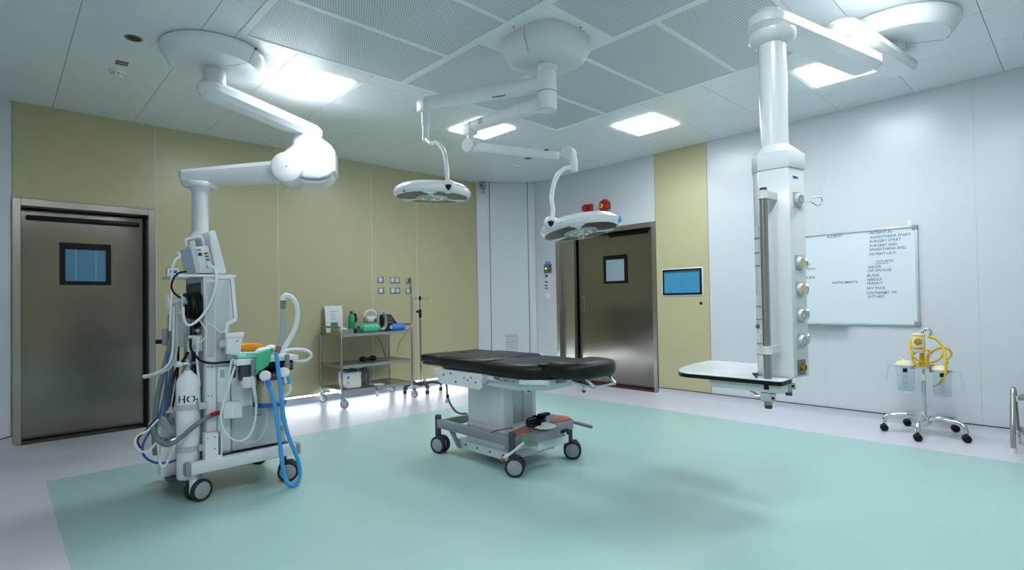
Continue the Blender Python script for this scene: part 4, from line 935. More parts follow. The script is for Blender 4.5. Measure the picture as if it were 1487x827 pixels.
# ------------------------------------------------------------------ steel trolley
TX0, TX1, TY0, TY1 = 2.83, 3.765, 5.82, 6.365
TR = thing('instrument_trolley', 'three-tier stainless steel trolley on casters by the olive wall', 'trolley', ((TX0+TX1)/2, (TY0+TY1)/2, 0))
for x in (TX0, TX1):
    pts = [(x, TY0, .125), (x, TY0, .86), (x, TY0+.01, .895), (x, TY0+.04, .912), (x, TY1-.04, .912), (x, TY1-.01, .895), (x, TY1, .86), (x, TY1, .125)]
    MB().tube(pts, .0125, n=12, smooth=False).build('end_frame', M['tube_steel'], TR)
TS = (.835, .475, .195)
for z in TS:
    s_ = MB().box(TX0+.012, TX1-.012, TY0-.004, TY1+.004, z-.002, z)
    for (a, b, c, d) in ((TX0+.012, TX1-.012, TY0-.006, TY0-.002), (TX0+.012, TX1-.012, TY1+.002, TY1+.006), (TX0+.010, TX0+.014, TY0-.004, TY1+.004), (TX1-.014, TX1-.010, TY0-.004, TY1+.004)): s_.box(a, b, c, d, z-.03, z+.004)
    s_.build('shelf', M['steel_frame'], TR, smooth=0)
for x, y, a in ((TX0, TY0, 2.4), (TX1, TY0, 1.9), (TX0, TY1, 2.2), (TX1, TY1, 2.8)):
    caster(TR, x, y, .05, .135, a, twin=False, w=.024, tyre='grey', hub='chrome', fork='chrome', stem=.012, trail=.028)
# things on the trolley
ZT = TS[0]+.0005
t = thing('notice_card', 'white notice sheet with a green picture leaning at the back of the trolley', 'notice', (3.0, 6.33, ZT))
Mx = frame_M((3.0, 6.335, ZT), (1, 0, 0), Vector((0, -1, .12)))
if (Mx @ Vector((0, 1, 0)) - Mx @ Vector((0, 0, 0))).z < 0: Mx = Mx @ Matrix.Diagonal((1, -1, 1, 1))
MB().box(-.112, .112, 0, .325, 0, .004, M=Mx).build('sheet', M['paper'], t, smooth=0)
MB().box(-.05, .045, .03, .12, .0042, .005, M=Mx).build('picture', M['green_p'], t, smooth=0); MB().box(-.035, .03, .05, .105, .0052, .0058, M=Mx).build('picture_print', M['brown'], t, smooth=0)
for k in range(6): MB().box(-.04, .025-.01*(k % 3), .155+k*.013, .159+k*.013, .0042, .0048, M=Mx).build('print_line', P('faded_print', '#b9a7a7', .7) if k == 0 else bpy.data.materials['faded_print'], t, smooth=0)
MB().box(-.055, .05, .25, .256, .0042, .0048, M=Mx).build('print_line', M['grey'], t, smooth=0)
# kidney tray with small packs
t = thing('instrument_tray', 'shallow steel tray with small white packs at the trolley corner', 'tray', (2.93, 5.99, ZT))
m = MB().box(2.845, 3.03, 5.90, 6.12, ZT, ZT+.003)
for (a, b, c, d) in ((2.845, 3.03, 5.90, 5.904), (2.845, 3.03, 6.116, 6.12), (2.845, 2.849, 5.904, 6.116), (3.026, 3.03, 5.904, 6.116)): m.box(a, b, c, d, ZT+.003, ZT+.05)
m.build('pan', M['steel_frame'], t, smooth=0)
t = thing('gauze_pack', 'crumpled white pack lying in the steel tray', 'pack', (2.95, 6.0, ZT+.004)); MB().ball((2.95, 6.0, ZT+.034), .055, .06, .028, n=14).rbox(2.90, 3.0, 6.03, 6.09, ZT+.01, ZT+.065, r=.012).build('wrap', M['paper'], t)
t = thing('syringe_box', 'dark blue small box between the tray and the green packet', 'box', (3.06, 5.90, ZT)); MB().rbox(3.04, 3.115, 5.86, 5.94, ZT, ZT+.05, r=.005).build('carton', P('navy_box', '#16363f', .5), t)
MB().box(3.05, 3.105, 5.8585, 5.86, ZT+.012, ZT+.035).build('carton_label', P('navy_label', '#2d5b60', .5), t, smooth=0)
# green bottle
bx, by = 3.085, 6.07
t = thing('green_bottle', 'upright green squeeze bottle with a dark cap on the trolley', 'bottle', (bx, by, ZT))
MB().lathe([(0, 0), (.036, 0), (.04, .008), (.04, .13), (.042, .16), (.034, .20), (.018, .22)], (bx, by, ZT), 28).build('body', M['green_p'], t); MB().lathe([(.019, .215), (.019, .25), (.014, .256), (0, .256)], (bx, by, ZT), 20).build('cap', P('dark_green_cap', '#10383c', .4), t)
# green packet lying
t = thing('green_packet', 'plump green plastic packet lying at the trolley front', 'packet', (3.24, 5.93, ZT))
MB().rbox(3.12, 3.36, 5.87, 6.0, ZT, ZT+.10, r=.04, seg=4).build('pouch', M['green_l'], t); MB().rbox(3.10, 3.135, 5.885, 5.985, ZT+.015, ZT+.085, r=.012).build('seal', M['green_p'], t); MB().rbox(3.35, 3.385, 5.895, 5.975, ZT+.02, ZT+.075, r=.012).build('seal', M['green_p'], t)
# cable clips / crossed black forceps
t = thing('black_cord_bundle', 'bundle of looped black cord behind the green packet', 'cord', (3.25, 6.2, ZT))
pts = []
for k in range(40): a = k*2*PI/10; pts.append((3.17+.03*math.cos(a)+.0012*k, 6.24+.015*math.sin(a), ZT+.16+.06*math.sin(a+.6)))
pts += [(3.20, 6.24, ZT+.09), (3.17, 6.25, ZT+.03), (3.15, 6.25, ZT+.008)]
MB().tube(pts, .006, n=6, sub=3).build('loops', M['black'], t)
# white lamp box with ring handle and coiled hose
t = thing('portable_unit', 'white rounded portable unit with ring handle on the trolley top', 'medical device', (3.43, 6.1, ZT))
px0 = 3.355
MB().rbox(3.27, 3.46, 6.05, 6.20, ZT, ZT+.105, r=.03, seg=3).build('base', M['offwhite'], t); MB().rbox(3.28, 3.43, 6.04, 6.18, ZT+.105, ZT+.19, r=.03, seg=3).build('body', M['offwhite'], t)
MB().tube([(px0+.085*math.cos(a), 6.11, ZT+.185+.075*math.sin(a)) for a in [PI*k/10-.0 for k in range(11)]], .014, n=12).build('handle', M['offwhite'], t)
MB().box(3.37, 3.415, 6.0385, 6.04, ZT+.12, ZT+.15).build('display', M['dgrey'], t, smooth=0); 
t = thing('coiled_hose', 'grey coiled hose wrapped beside the white portable unit', 'hose', (3.50, 6.0, ZT))
pts = []
for k in range(90): a = k*2*PI/18; rr = .085+.012*math.sin(k*.37); pts.append((3.44+.055*math.sin(a*1.0)*1.0+.0, 5.965+.0004*k+.008*math.cos(k*.5), ZT+.125+rr*math.cos(a)*1.25))
MB().tube(pts, .007, n=6, sub=2).build('coil', M['cable'], t)
# black monitor
t = thing('small_monitor', 'small black sloped monitor on the trolley top', 'monitor', (3.63, 6.14, ZT))
Mx = frame_M((3.62, 6.14, ZT), (1, 0, 0), (0, 0, 1))
MB().add([Mx @ Vector(p) for p in ((-.08, -.08, 0), (.10, -.08, 0), (.10, .09, 0), (-.08, .09, 0), (-.08, -.06, .08), (.10, -.06, .08), (.07, .05, .20), (-.07, .05, .20), (-.07, .09, .20), (.07, .09, .20))],
    [(0, 3, 2, 1), (0, 1, 5, 4), (4, 5, 6, 7), (7, 6, 9, 8), (8, 9, 2, 3), (0, 4, 7, 8, 3), (1, 2, 9, 6, 5)]).build('case', M['black'], t, smooth=0)
sl = Vector((0, .11, .12)).normalized()
Ms = frame_M(Mx @ Vector((0, -.005, .14)), (1, 0, 0), Vector((0, -.12, .11)))
MB().box(-.055, .06, -.03, .06, .001, .004, M=Ms).build('screen', M['dgrey'], t, smooth=0)
for k in range(5): MB().rbox(-.05+k*.022, -.036+k*.022, -.062, -.046, .0005, .004, r=.001, seg=1, M=Ms).build('button', M['grey'], t)
# blue roll
t = thing('blue_roll', 'crinkled blue wrapped roll lying at the trolley front right', 'roll', (3.56, 5.90, ZT))
m = MB(); 
m.tube([(3.525+.2*k/8, 5.905, ZT+.046) for k in range(9)], .045, n=18, smooth=False, rf=lambda i: (.025, .042, .046, .043, .045, .043, .044, .04, .02)[i]); m.build('wrap', M['hdblue'], t)
MB().cyl((3.53, 5.905, ZT+.046), (3.518, 5.905, ZT+.046), .02, n=14).build('roll_core', M['paper'], t)
# middle shelf: black handset and dark sheet
t = thing('black_handset', 'black bone-shaped handset lying on the trolley middle shelf', 'handset', (3.29, 6.05, TS[1]))
MB().ball((3.22, 6.05, TS[1]+.036), .045, .05, .034, n=14).ball((3.35, 6.05, TS[1]+.036), .045, .05, .034, n=14).rbox(3.22, 3.35, 6.02, 6.08, TS[1]+.012, TS[1]+.052, r=.012).build('body', M['black'], t)
t = thing('steel_plate', 'flat grey plate lying under the black handset on the middle shelf', 'plate', (3.2, 6.1, TS[1])); MB().rbox(2.93, 3.45, 5.93, 6.28, TS[1]+.0003, TS[1]+.0022, r=.0006, seg=1).build('sheet', M['peg'], t); MB().rbox(2.95, 2.99, 6.0, 6.2, TS[1]+.0022, TS[1]+.004, r=.0006, seg=1).build('grip', M['grey'], t)
# bottom shelf: suction unit with handle, coiled cable, papers
ZB_ = TS[2]+.0005
t = thing('nebuliser_unit', 'white boxy unit with carry handle on the trolley bottom shelf', 'medical device', (3.0, 6.0, ZB_))
MB().rbox(2.93, 3.12, 5.90, 6.12, ZB_, ZB_+.19, r=.02, seg=3).build('case', M['white2'], t); MB().rbox(2.94, 3.09, 5.92, 6.10, ZB_+.185, ZB_+.215, r=.012).build('lid', M['dgrey'], t)
MB().tube([(3.05+.06*math.cos(a), 6.0, ZB_+.19+.062*math.sin(a)) for a in [PI*k/10 for k in range(11)]], .016, n=12).build('handle', M['white2'], t)
for k, mm in enumerate(('dblue', 'orange')): MB().rbox(2.94, 2.962, 5.897, 5.902, ZB_+.12-.06*k, ZB_+.15-.06*k, r=.002).build('switch', M[mm], t)
t = thing('cable_coil', 'hank of grey cable with a white plug hanging over the bottom shelf', 'cable', (3.2, 5.95, ZB_))
pts = []
for k in range(84): a = k*2*PI/14; pts.append((3.195+.035*math.cos(a)+.02*math.sin(k*.21), 5.97+.05*math.cos(k*.33), ZB_+.12+.095*math.sin(a)+.01*math.sin(k)))
pts += [(3.23, 5.90, ZB_+.05), (3.25, 5.86, ZB_+.01), (3.26, 5.805, ZB_+.0), (3.262, 5.80, ZB_-.05)]
MB().tube(pts, .0065, n=6, sub=2).build('hank', M['hosegrey'], t); MB().rbox(3.248, 3.276, 5.787, 5.812, ZB_-.115, ZB_-.05, r=.008).build('plug', M['white2'], t)
t = thing('paper_stack', 'white papers lying on the trolley bottom shelf', 'papers', (3.36, 5.98, ZB_)); MB().box(3.27, 3.42, 5.90, 6.08, ZB_, ZB_+.006).build('sheet', M['paper'], t, smooth=0); MB().box(-.06, .06, -.07, .07, 0, .004, M=Matrix.Translation((3.33, 5.98, ZB_+.0062)) @ Matrix.Rotation(.3, 4, 'Z')).build('sheet', M['paper'], t, smooth=0)
t = thing('trailing_lead', 'thin dark lead hanging below the trolley top shelf', 'cable', (3.5, 6.3, .6)); MB().tube([atY(px, py, 6.385) for px, py in ((547, 488), (552, 494), (555, 503), (558, 513), (559, 517))], .0045, n=6).build('flex', M['dgrey'], t)
# ------------------------------------------------------------------ drip stand
IV = (4.10, 6.13)
t = thing('drip_stand', 'slim steel drip stand with dark five-legged base by the trolley', 'drip stand', (IV[0], IV[1], 0))
MB().cyl(V2(IV, .10), V2(IV, .98), .013, n=14).build('pole', M['tube_steel'], t); MB().cyl(V2(IV, .98), V2(IV, 1.27), .009, n=12).build('inner_pole', M['tube_steel'], t)
MB().cyl(V2(IV, .98), V2(IV, 1.09), .018, n=14).build('height_clamp', M['black'], t); MB().cyl((IV[0]-.05, IV[1]-.02, 1.06), (IV[0], IV[1], 1.06), .012, n=12).ball((IV[0]-.055, IV[1]-.022, 1.06), .018, n=12).build('clamp_knob', M['black'], t)
MB().cyl(V2(IV, 1.21), V2(IV, 1.265), .015, n=14).build('head', M['black'], t)
for k in range(4):
    a = k*PI/2+.5; d = Vector((math.cos(a), math.sin(a), 0)); o = V2(IV, 1.235)
    MB().tube([o, o+d*.06, o+d*.10+Vector((0, 0, -.012)), o+d*.125+Vector((0, 0, .012)), o+d*.12+Vector((0, 0, .03))], .003, n=6).build('hook', M['tube_steel'], t)
MB().lathe([(.045, .13), (.05, .11), (.05, .085), (.02, .075), (0, .075)], (IV[0], IV[1], 0), 24).build('hub', M['dgrey'], t)
for k in range(5):
    a = k*2*PI/5-.55; d = Vector((math.cos(a), math.sin(a), 0)); c = V2(IV, 0)
    MB().tube([c+d*.03+Vector((0, 0, .105)), c+d*.14+Vector((0, 0, .118)), c+d*.25+Vector((0, 0, .10)), c+d*.262+Vector((0, 0, .075))], .018, n=10).build('leg', M['dgrey'], t)
    caster(t, c.x+d.x*.262, c.y+d.y*.262, .026, .085, a+1.2, w=.013, tyre='rubber', hub='dgrey', fork='dgrey', stem=.007, trail=.012, gap=.005)
# ------------------------------------------------------------------ suction stand
SU = (5.685, .985)
t = thing('suction_stand', 'chrome five-legged suction trolley with two clear jars and yellow hose', 'suction stand', (SU[0], SU[1], 0))
vS = Vector((SU[0], SU[1], 0)).normalized(); rS = Vector((vS.y, -vS.x, 0))
MB().cyl(V2(SU, .10), V2(SU, .48), .0165, n=18).build('post', M['chrome'], t); MB().cyl(V2(SU, .47), V2(SU, .62), .013, n=16).build('inner_post', M['chrome'], t)
MB().cyl(V2(SU, .455), V2(SU, .505), .021, n=16).build('post_collar', M['lgrey'], t)
top = [V2(SU, .60), V2(SU, .84), V2(SU, .875)+rS*.015, V2(SU, .885)+rS*.035, V2(SU, .875)+rS*.055, V2(SU, .83)+rS*.06]
MB().tube(top, .012, n=12, sub=5).build('crook_handle', M['chrome'], t)
MB().lathe([(.035, .155), (.045, .13), (.045, .10), (.02, .07), (0, .07)], (SU[0], SU[1], 0), 24).build('hub', M['chrome'], t)
WP = [(5.603, 1.258), (5.385, .981), (5.587, .701), (5.955, .82), (5.955, 1.16)]
for x, y in WP:
    d = Vector((x-SU[0], y-SU[1], 0)); c = V2(SU, 0)
    MB().tube([c+d*.06+Vector((0, 0, .12)), c+d*.35+Vector((0, 0, .155)), c+d*.75+Vector((0, 0, .145)), c+d*.95+Vector((0, 0, .12)), c+d*1.0+Vector((0, 0, .07))], .019, n=12).build('leg', M['chrome'], t)
    caster(t, x, y, .03, .08, math.atan2(-rS.y, -rS.x)+.15, w=.022, tyre='rubber', hub='black', fork='black', stem=.009, trail=.0, gap=.006)
MB().rbox(-.09, .09, -.014, .014, .545, .59, r=.004, M=frame_M(V2(SU, 0), rS, (0, 0, 1))).build('jar_bracket', M['chrome'], t)
for s_ in (-1, 1):
    c = V2(SU, 0)+rS*(.118*s_ + (.005 if s_ > 0 else -.005))-vS*.02; zj = .345 if s_ < 0 else .32; zt_ = zj+.235
    j = MB().lathe([(0, .004), (.052, .004), (.058, .012), (.064, .21), (.066, .225), (.062, .225), (.055, .018), (0, .014)], (c.x, c.y, zj), 32).build('jar', M['glass'], t)
    MB().lathe([(.067, .212), (.07, .22), (.07, .235), (.05, .24)], (c.x, c.y, zj), 32).build('jar_band', M['chrome'], j)
    MB().lathe([(.071, .234), (.066, .25), (.04, .268), (.02, .272), (0, .272)], (c.x, c.y, zj), 28).build('jar_lid', M['cream'], j)
    MB().cyl((c.x, c.y, zj+.268), (c.x+rS.x*.05*s_, c.y+rS.y*.05*s_, zj+.295), .008, n=10).build('lid_spout', M['cream'], j)
    fr = c-vS*.064
    for k in range(9): MB().rbox(-.016 if k % 2 else -.022, .016 if k % 2 else .022, -.0015, .0015, 0, .0015, r=.0005, seg=1, M=frame_M(fr+Vector((0, 0, zj+.05+k*.016)), rS, -vS)).build('scale_mark', M['dgrey'], j)
    MB().rbox(-.016, .016, -.016, .016, -.002, .01, r=.002, M=frame_M(fr+vS*.01+Vector((0, 0, zj+.195)), rS, -vS)).build('float_valve', M['black'], j)
    o = c+rS*(.066*s_)+Vector((0, 0, zj+.215)); MB().tube([o, o+rS*.045*s_+Vector((0, 0, .003)), o+rS*.055*s_+Vector((0, 0, -.02)), o+rS*.07*s_+Vector((0, 0, -.12))], .007, n=8, sub=4).build('jar_handle', M['glass'], j)
    MB().rbox(-.02, .02, -.02, .02, zj+.205, zj+.245, r=.004, M=frame_M(V2(SU, 0)+rS*(.06*s_), rS, (0, 0, 1))).build('jar_clamp', M['brown'] if s_ > 0 else M['chrome'], t)
# regulator head
rg = V2(SU, 0)-vS*.045-rS*.028
MB().lathe([(.038, .69), (.046, .70), (.048, .74), (.048, .82), (.044, .845), (.02, .85), (0, .85)], (rg.x, rg.y, 0), 28).build('regulator', M['cream'], t)
MB().lathe([(.0488, .832), (.0488, .838)], (rg.x, rg.y, 0), 28).build('regulator_band', M['yellow'], t); MB().lathe([(.0488, .725), (.0488, .733)], (rg.x, rg.y, 0), 28).build('regulator_band', M['orangered'], t)
Mg = frame_M(rg-vS*.046+Vector((0, 0, .785)), rS, -vS)
gd = MB().lathe([(.030, -.004), (.030, .006), (.027, .008), (0, .008)], n=24, M=Mg).build('gauge', M['yellow'], t); MB().lathe([(.024, .010), (.024, .0115), (.020, .0115), (.020, .010)], n=20, M=Mg, cap=False).build('gauge_ring', M['dgrey'], gd)
for a in (.6, 2.2, 3.9, 5.2): MB().box(-.002, .002, .004, .016, .0105, .012, M=Mg @ Matrix.Rotation(a, 4, 'Z')).build('gauge_mark', M['dgrey'], gd, smooth=0)
# yellow hose loops traced at the depth of the stand
def suq(L_, dv=-.05): 
    o = []
    for i, (x, y) in enumerate(L_):
        px, py = 1290+x*110/758.0, 460+y*120/827.0; d_ = ray(px, py); base = V2(SU, 0)+vS*(dv+.02*math.sin(i*1.1)); tt = base.dot(vS)/d_.dot(vS); o.append(EYE+d_*tt)
    return o
MB().tube(suq([(280, 195), (240, 215), (215, 260), (215, 320), (235, 375), (280, 420), (340, 450), (410, 458), (480, 440), (530, 400), (555, 345), (540, 290), (500, 240), (450, 205), (395, 192)]), .0088, n=10).build('yellow_hose', M['yellow'], t)
MB().tube(suq([(400, 195), (480, 225), (540, 290), (560, 360), (572, 440), (575, 540), (560, 610), (505, 668)], -.085), .0095, n=10).build('yellow_hose', M['yellow'], t)
MB().tube(suq([(390, 500), (392, 440), (410, 380), (455, 335), (520, 312), (590, 315), (630, 350), (625, 395), (585, 425)], -.03), .0088, n=10).build('yellow_hose', M['yellow'], t)
MB().tube(suq([(300, 500), (255, 440), (240, 390), (270, 355), (330, 325), (390, 330), (415, 360), (385, 400), (375, 500)], -.06), .0088, n=10).build('yellow_hose', M['yellow'], t)
MB().tube(suq([(330, 300), (325, 380), (312, 500)], -.045), .0098, n=10).build('yellow_hose', M['yellow'], t); MB().tube(suq([(345, 300), (350, 400), (350, 500)], -.045), .0098, n=10).build('yellow_hose', M['yellow'], t)
e = suq([(505, 668), (450, 695)], -.085); MB().cyl(e[0], e[1], .009, .006, n=10).build('hose_nozzle', M['grey'], t)
# ------------------------------------------------------------------ step stool at the right edge
ss = thing('step_stool', 'two-step steel stool standing by the wall at the right edge', 'step stool', (5.6, .25, 0))
for y in (.416, .02):
    pts = [(5.43, y, .03), (5.43, y, .17), (5.45, y, .24), (5.535, y, .43), (5.56, y, .455), (5.59, y, .445), (5.62, y, .40), (5.80, y, .06)]
    MB().tube(pts, .0165, n=14, sub=5).build('side_frame', M['tube_steel'], ss)
    for p0 in ((5.43, y), (5.80, y)): MB().cyl((p0[0], p0[1], 0), (p0[0], p0[1], .06 if p0[0] > 5.5 else .04), .02, n=14).build('rubber_foot', M['offwhite'], ss)
for x0, x1, z in ((5.45, 5.68, .14), (5.52, 5.72, .385)):
    st = MB().rbox(x0, x1, .045, .39, z-.006, z+.02, r=.004).build('tread', M['steel_frame'], ss)
    for y in (.39, .03): MB().rbox(x0+.0, x0+.03, y, y+.012, z-.015, z+.022, r=.003).build('tread_clip', M['white2'], st)
    for k in range(6): MB().box(x0+.03+k*.028, x0+.042+k*.028, .06, .375, z+.02, z+.022).build('grip_strip', M['grey'], st, smooth=0)
# ------------------------------------------------------------------ anaesthesia machine
YF = 3.74
def q(px, py, Y=YF): return atY(px, py, Y)
def pXZ(pts, Ya, Yb, r=0, seg=2, Yref=None):
    """outline given by pixels on the plane y=Yref, extruded in depth from Ya to Yb"""
    Yr = Ya if Yref is None else Yref; P3 = [q(x, y, Yr) for x, y in pts]
    Mx = Matrix(((1, 0, 0, 0), (0, 0, 1, 0), (0, 1, 0, 0), (0, 0, 0, 1)))
    return MB().prism([(p.x, p.z) for p in P3], Ya, Yb, r=r, seg=seg, M=Mx)
AM = thing('anaesthesia_machine', 'grey anaesthesia machine on casters hung with hoses and cables', 'anaesthesia machine', (1.12, 4.0, 0))
bx0, bx1 = .815, 1.49
MB().rbox(bx0, bx1, 3.69, 3.75, .175, .245, r=.008).build('base_rail', M['lgrey'], AM); MB().rbox(bx0, bx1, 4.30, 4.36, .175, .245, r=.008).build('base_rail', M['lgrey'], AM)
MB().rbox(.86, 1.46, 3.752, 4.298, .18, .24, r=.004).build('base_plate', M['dgrey'], AM)
MB().rbox(bx0-.006, bx0+.03, 3.686, 3.754, .171, .249, r=.012).build('bumper', M['grey'], AM); MB().rbox(bx1-.03, bx1+.006, 3.686, 3.754, .171, .249, r=.012).build('bumper', M['grey'], AM)
for x, y in ((.865, 3.75), (1.40, 3.75), (.865, 4.32), (1.40, 4.32)):
    caster(AM, x, y, .066, .176, PI+.35 if x < 1 else 2.75+PI*0, w=.03, fork='white2' if (x < 1 and y < 4) else 'dgrey', stem=.022, trail=.03)
# tower
MB().rbox(.935, 1.085, 3.78, 4.22, .246, 1.36, r=.006).build('tower', M['silver'], AM)
pn = MB().rbox(.945, 1.0, 3.774, 3.779, .40, 1.345, r=.002, seg=1).build('tower_post', M['lgrey'], AM)
for z in (.62, .80, 1.10): 
    for x in (.955, .975): MB().cyl((x, 3.772, z), (x, 3.775, z), .004, n=8).build('screw', M['dgrey'], pn)
MB().rbox(.952, .993, 3.771, 3.774, .86, 1.33, r=.001, seg=1).build('post_inset', M['silver'], pn)
MB().rbox(1.008, 1.08, 3.775, 3.779, .26, .80, r=.002, seg=1).build('tower_panel', M['lgrey'], AM)
MB().rbox(.929, .934, 3.84, 4.18, 1.05, 1.33, r=.002, seg=1).build('side_recess', M['dark'], AM)
# screen housing with white bent frame
pXZ([(312, 405), (334, 405), (339, 462), (327, 469), (326, 503), (312, 503)], 3.782, 4.15, r=.004).build('screen_housing', M['lgrey'], AM)
pXZ([(314, 400), (335, 398), (339.5, 401), (345, 461), (343, 466), (332, 471.5), (330.5, 478), (330.5, 492), (326.5, 492), (326.5, 471), (329, 467.5), (340, 461.5), (335, 404.5), (314, 404.5)], 3.772, 3.80).build('white_frame', M['white'], AM)
MB().rbox(.80, 1.13, 3.79, 4.24, 1.361, 1.378, r=.006).build('top_shelf', M['white'], AM)
# lower cabinet
MB().rbox(1.087, 1.435, 3.80, 4.28, .246, .80, r=.006).build('cabinet', M['silver'], AM)
MB().rbox(1.095, 1.428, 3.795, 3.80, .25, .52, r=.002, seg=1).build('drawer_front', M['silver'], AM); MB().rbox(1.095, 1.428, 3.796, 3.80, .527, .795, r=.002, seg=1).build('cabinet_panel', M['lgrey'], AM)
lb = pXZ([(317, 533), (328, 532), (328, 555), (317, 556)], 3.771, 3.7745).build('barcode_label', M['paper'], AM, smooth=0)
for k in range(6): pXZ([(319.5, 537+k*2.0), (326, 536.6+k*2.0), (326, 537.8+k*2.0), (319.5, 538.2+k*2.0)], 3.770, 3.7712).build('bar', M['grey'], lb, smooth=0)
lb = pXZ([(334, 535), (344, 534), (344, 554), (334, 555)], 3.792, 3.7945).build('warning_label', M['paper'], AM, smooth=0); pXZ([(335.5, 537), (342.5, 536.4), (342.5, 548), (335.5, 548.6)], 3.791, 3.7922).build('label_print', M['dgrey'], lb, smooth=0)
# work surface, rails and handles
MB().rbox(1.09, 1.50, 3.72, 4.30, .805, .838, r=.006).build('work_surface', M['white2'], AM); MB().rbox(1.10, 1.20, 3.705, 3.72, .80, .84, r=.004).build('work_surface_edge', M['white'], AM)
MB().rbox(1.14, 1.48, 3.76, 4.1, .735, .803, r=.008).build('circuit_block', M['black'], AM)
for px, py0, py1 in ((368, 522, 544), (417, 515, 536)):
    a, b = q(px, py0, 3.70), q(px, py1, 3.70); m = MB().tube([a+Vector((0, 0, .006)), a, b, b-Vector((0, 0, .006))], .0155, n=14, smooth=False, rf=lambda i: (.010, .0155, .0155, .010)[i]); m.build('grip_post', M['grey'], AM)
MB().rbox(1.39, 1.455, 3.70, 3.74, .755, .79, r=.004).build('grip_arm', M['dgrey'], AM)
# absorber and cylinders below the surface
def vcyl(px, py0, py1, rpx, Y, mat, name, n=24):
    a, b = q(px, py0, Y), q(px, py1, Y); r = rpx*Y/.727*.00126*1.0*.92; return MB().lathe([(0, 0), (r*.94, 0), (r, .006), (r, a.z-b.z-.006), (r*.94, a.z-b.z), (0, a.z-b.z)], (b.x, b.y, b.z), n).build(name, M[mat], AM)
vcyl(393, 548, 583, 15, 3.79-.03, 'beige', 'absorber_canister'); vcyl(393, 582, 588, 16.5, 3.76, 'dblue', 'absorber_base'); vcyl(393, 541, 549, 17, 3.76, 'dgrey', 'absorber_head')
vcyl(361, 546, 562, 8, 3.74, 'lgrey', 'flow_sensor'); vcyl(374, 543, 602, 5, 3.73, 'glass', 'clear_cylinder')
MB().rbox(1.13, 1.20, 3.72, 3.78, .70, .80, r=.006).build('valve_block', M['dgrey'], AM)
for px, py in ((385, 545.5), (412, 540.5)):
    c = q(px, py, 3.68); Mx = frame_M(c, RT, Vector((-.15, -.85, .5)))
    d = MB().lathe([(0, -.012), (.028, -.01), (.036, -.002), (.036, .006), (.028, .013), (0, .016)], n=28, M=Mx).build('valve_disc', M['white'], AM)
    MB().tube([c+Vector((.004, .01, -.01)), c+Vector((.006, .0, -.04)), c+Vector((.012, 0, -.07))], .011, n=10).build('valve_stem', M['white2'], d)
MB().tube([q(x, y, 3.69) for x, y in ((389, 560), (392, 552), (397, 547), (403, 546), (407, 552))], .010, n=10).build('elbow_tube', M['white2'], AM)
MB().tube([q(x, y, 3.69) for x, y in ((419, 556), (421, 564), (418, 571), (412, 574), (405, 573))], .011, n=10).build('elbow_tube', M['white2'], AM)
MB().tube([q(x, y, 3.688) for x, y in ((417, 545), (418.5, 551), (420, 557))], .0115, n=10).build('blue_cuff', M['blue'], AM)
# white suction jar on the side
m = pXZ([(329, 489), (353, 488), (349.5, 513), (329.5, 514)], 3.715, 3.772, r=.006).build('suction_jar', M['white2'], AM)
pXZ([(328, 484), (355, 482), (354, 489), (328.5, 490)], 3.708, 3.778, r=.004).build('jar_rim', M['white'], m); pXZ([(341, 492), (348, 491.5), (348, 497), (341, 497.5)], 3.711, 3.7155).build('jar_tab', M['lgrey'], m); pXZ([(344, 494), (345.5, 494), (345.5, 495.5), (344, 495.5)], 3.7095, 3.7112).build('jar_rivet', M['black'], m)
pXZ([(319, 494), (329, 492), (329, 504), (319, 504)], 3.74, 3.774).build('jar_bracket', M['silver'], AM, smooth=0)
vcyl(332, 515, 522, 3, 3.72, 'grey', 'jar_outlet')
# front box, holder, connector
bx = pXZ([(322, 585), (352, 583), (352, 606), (325, 608)], 3.70, 3.79, r=.006).build('clear_box', M['lgrey'], AM); pXZ([(336, 584), (339, 584), (339, 607), (336, 607)], 3.697, 3.701).build('box_strap', M['white2'], bx, smooth=0)
hd = pXZ([(298, 630), (317, 628), (317, 660), (321, 660), (321, 627), (323, 627), (323, 666), (298, 670)], 3.70, 3.765).build('holder', M['white'], AM, smooth=0)
for x, y in ((312, 634), (312, 651), (302, 636)): MB().ball(q(x, y, 3.699), .004, n=8).build('holder_screw', M['dgrey'], hd)
# reel on the left side
ax0, ax1 = q(262, 436, 3.86), q(282, 436, 3.86)
MB().cyl(ax0, ax1, .026, n=24).build('reel_axle', M['lgrey'], AM)
for px in (262, 280):
    c = q(px, 437, 3.86); MB().lathe([(.052, -.004), (.055, 0), (.052, .004), (0, .004)], n=28, M=frame_M(c, (0, 1, 0), (1, 0, 0)), cap=True).build('reel_flange', M['lgrey'], AM)
c = q(276, 441, 3.86); pts = []
for k in range(80): a = k*2*PI/16; pts.append((c.x-.03+.0012*k, c.y+(.062+.004*math.sin(k))*math.cos(a), c.z-.01+(.075+.006*math.cos(k*.7))*math.sin(a)))
MB().tube(pts, .009, n=6, sub=2).build('black_cable_reel', M['black'], AM)
a0 = q(243, 438, 3.90); b0 = q(263, 437, 3.88); MB().cyl(a0, b0, .02, n=20).build('hose_peg', M['lgrey'], AM); MB().lathe([(.045, -.005), (.048, 0), (.045, .006), (0, .008)], n=24, M=frame_M(a0, (0, 1, 0), (1, 0, .1))).build('peg_flange', M['white2'], AM)
MB().rbox(.80, .93, 3.90, 4.10, .93, 1.13, r=.01).build('power_box', M['silver'], AM); MB().rbox(.85, .934, 3.80, 3.90, .90, 1.0, r=.006).build('gas_block', M['silver'], AM)
for x, z in ((.86, .98), (.88, .93), (.90, 1.03)): MB().cyl((x, 3.78, z), (x, 3.82, z), .012, n=12).build('gas_connector', M['tube_steel'], AM)
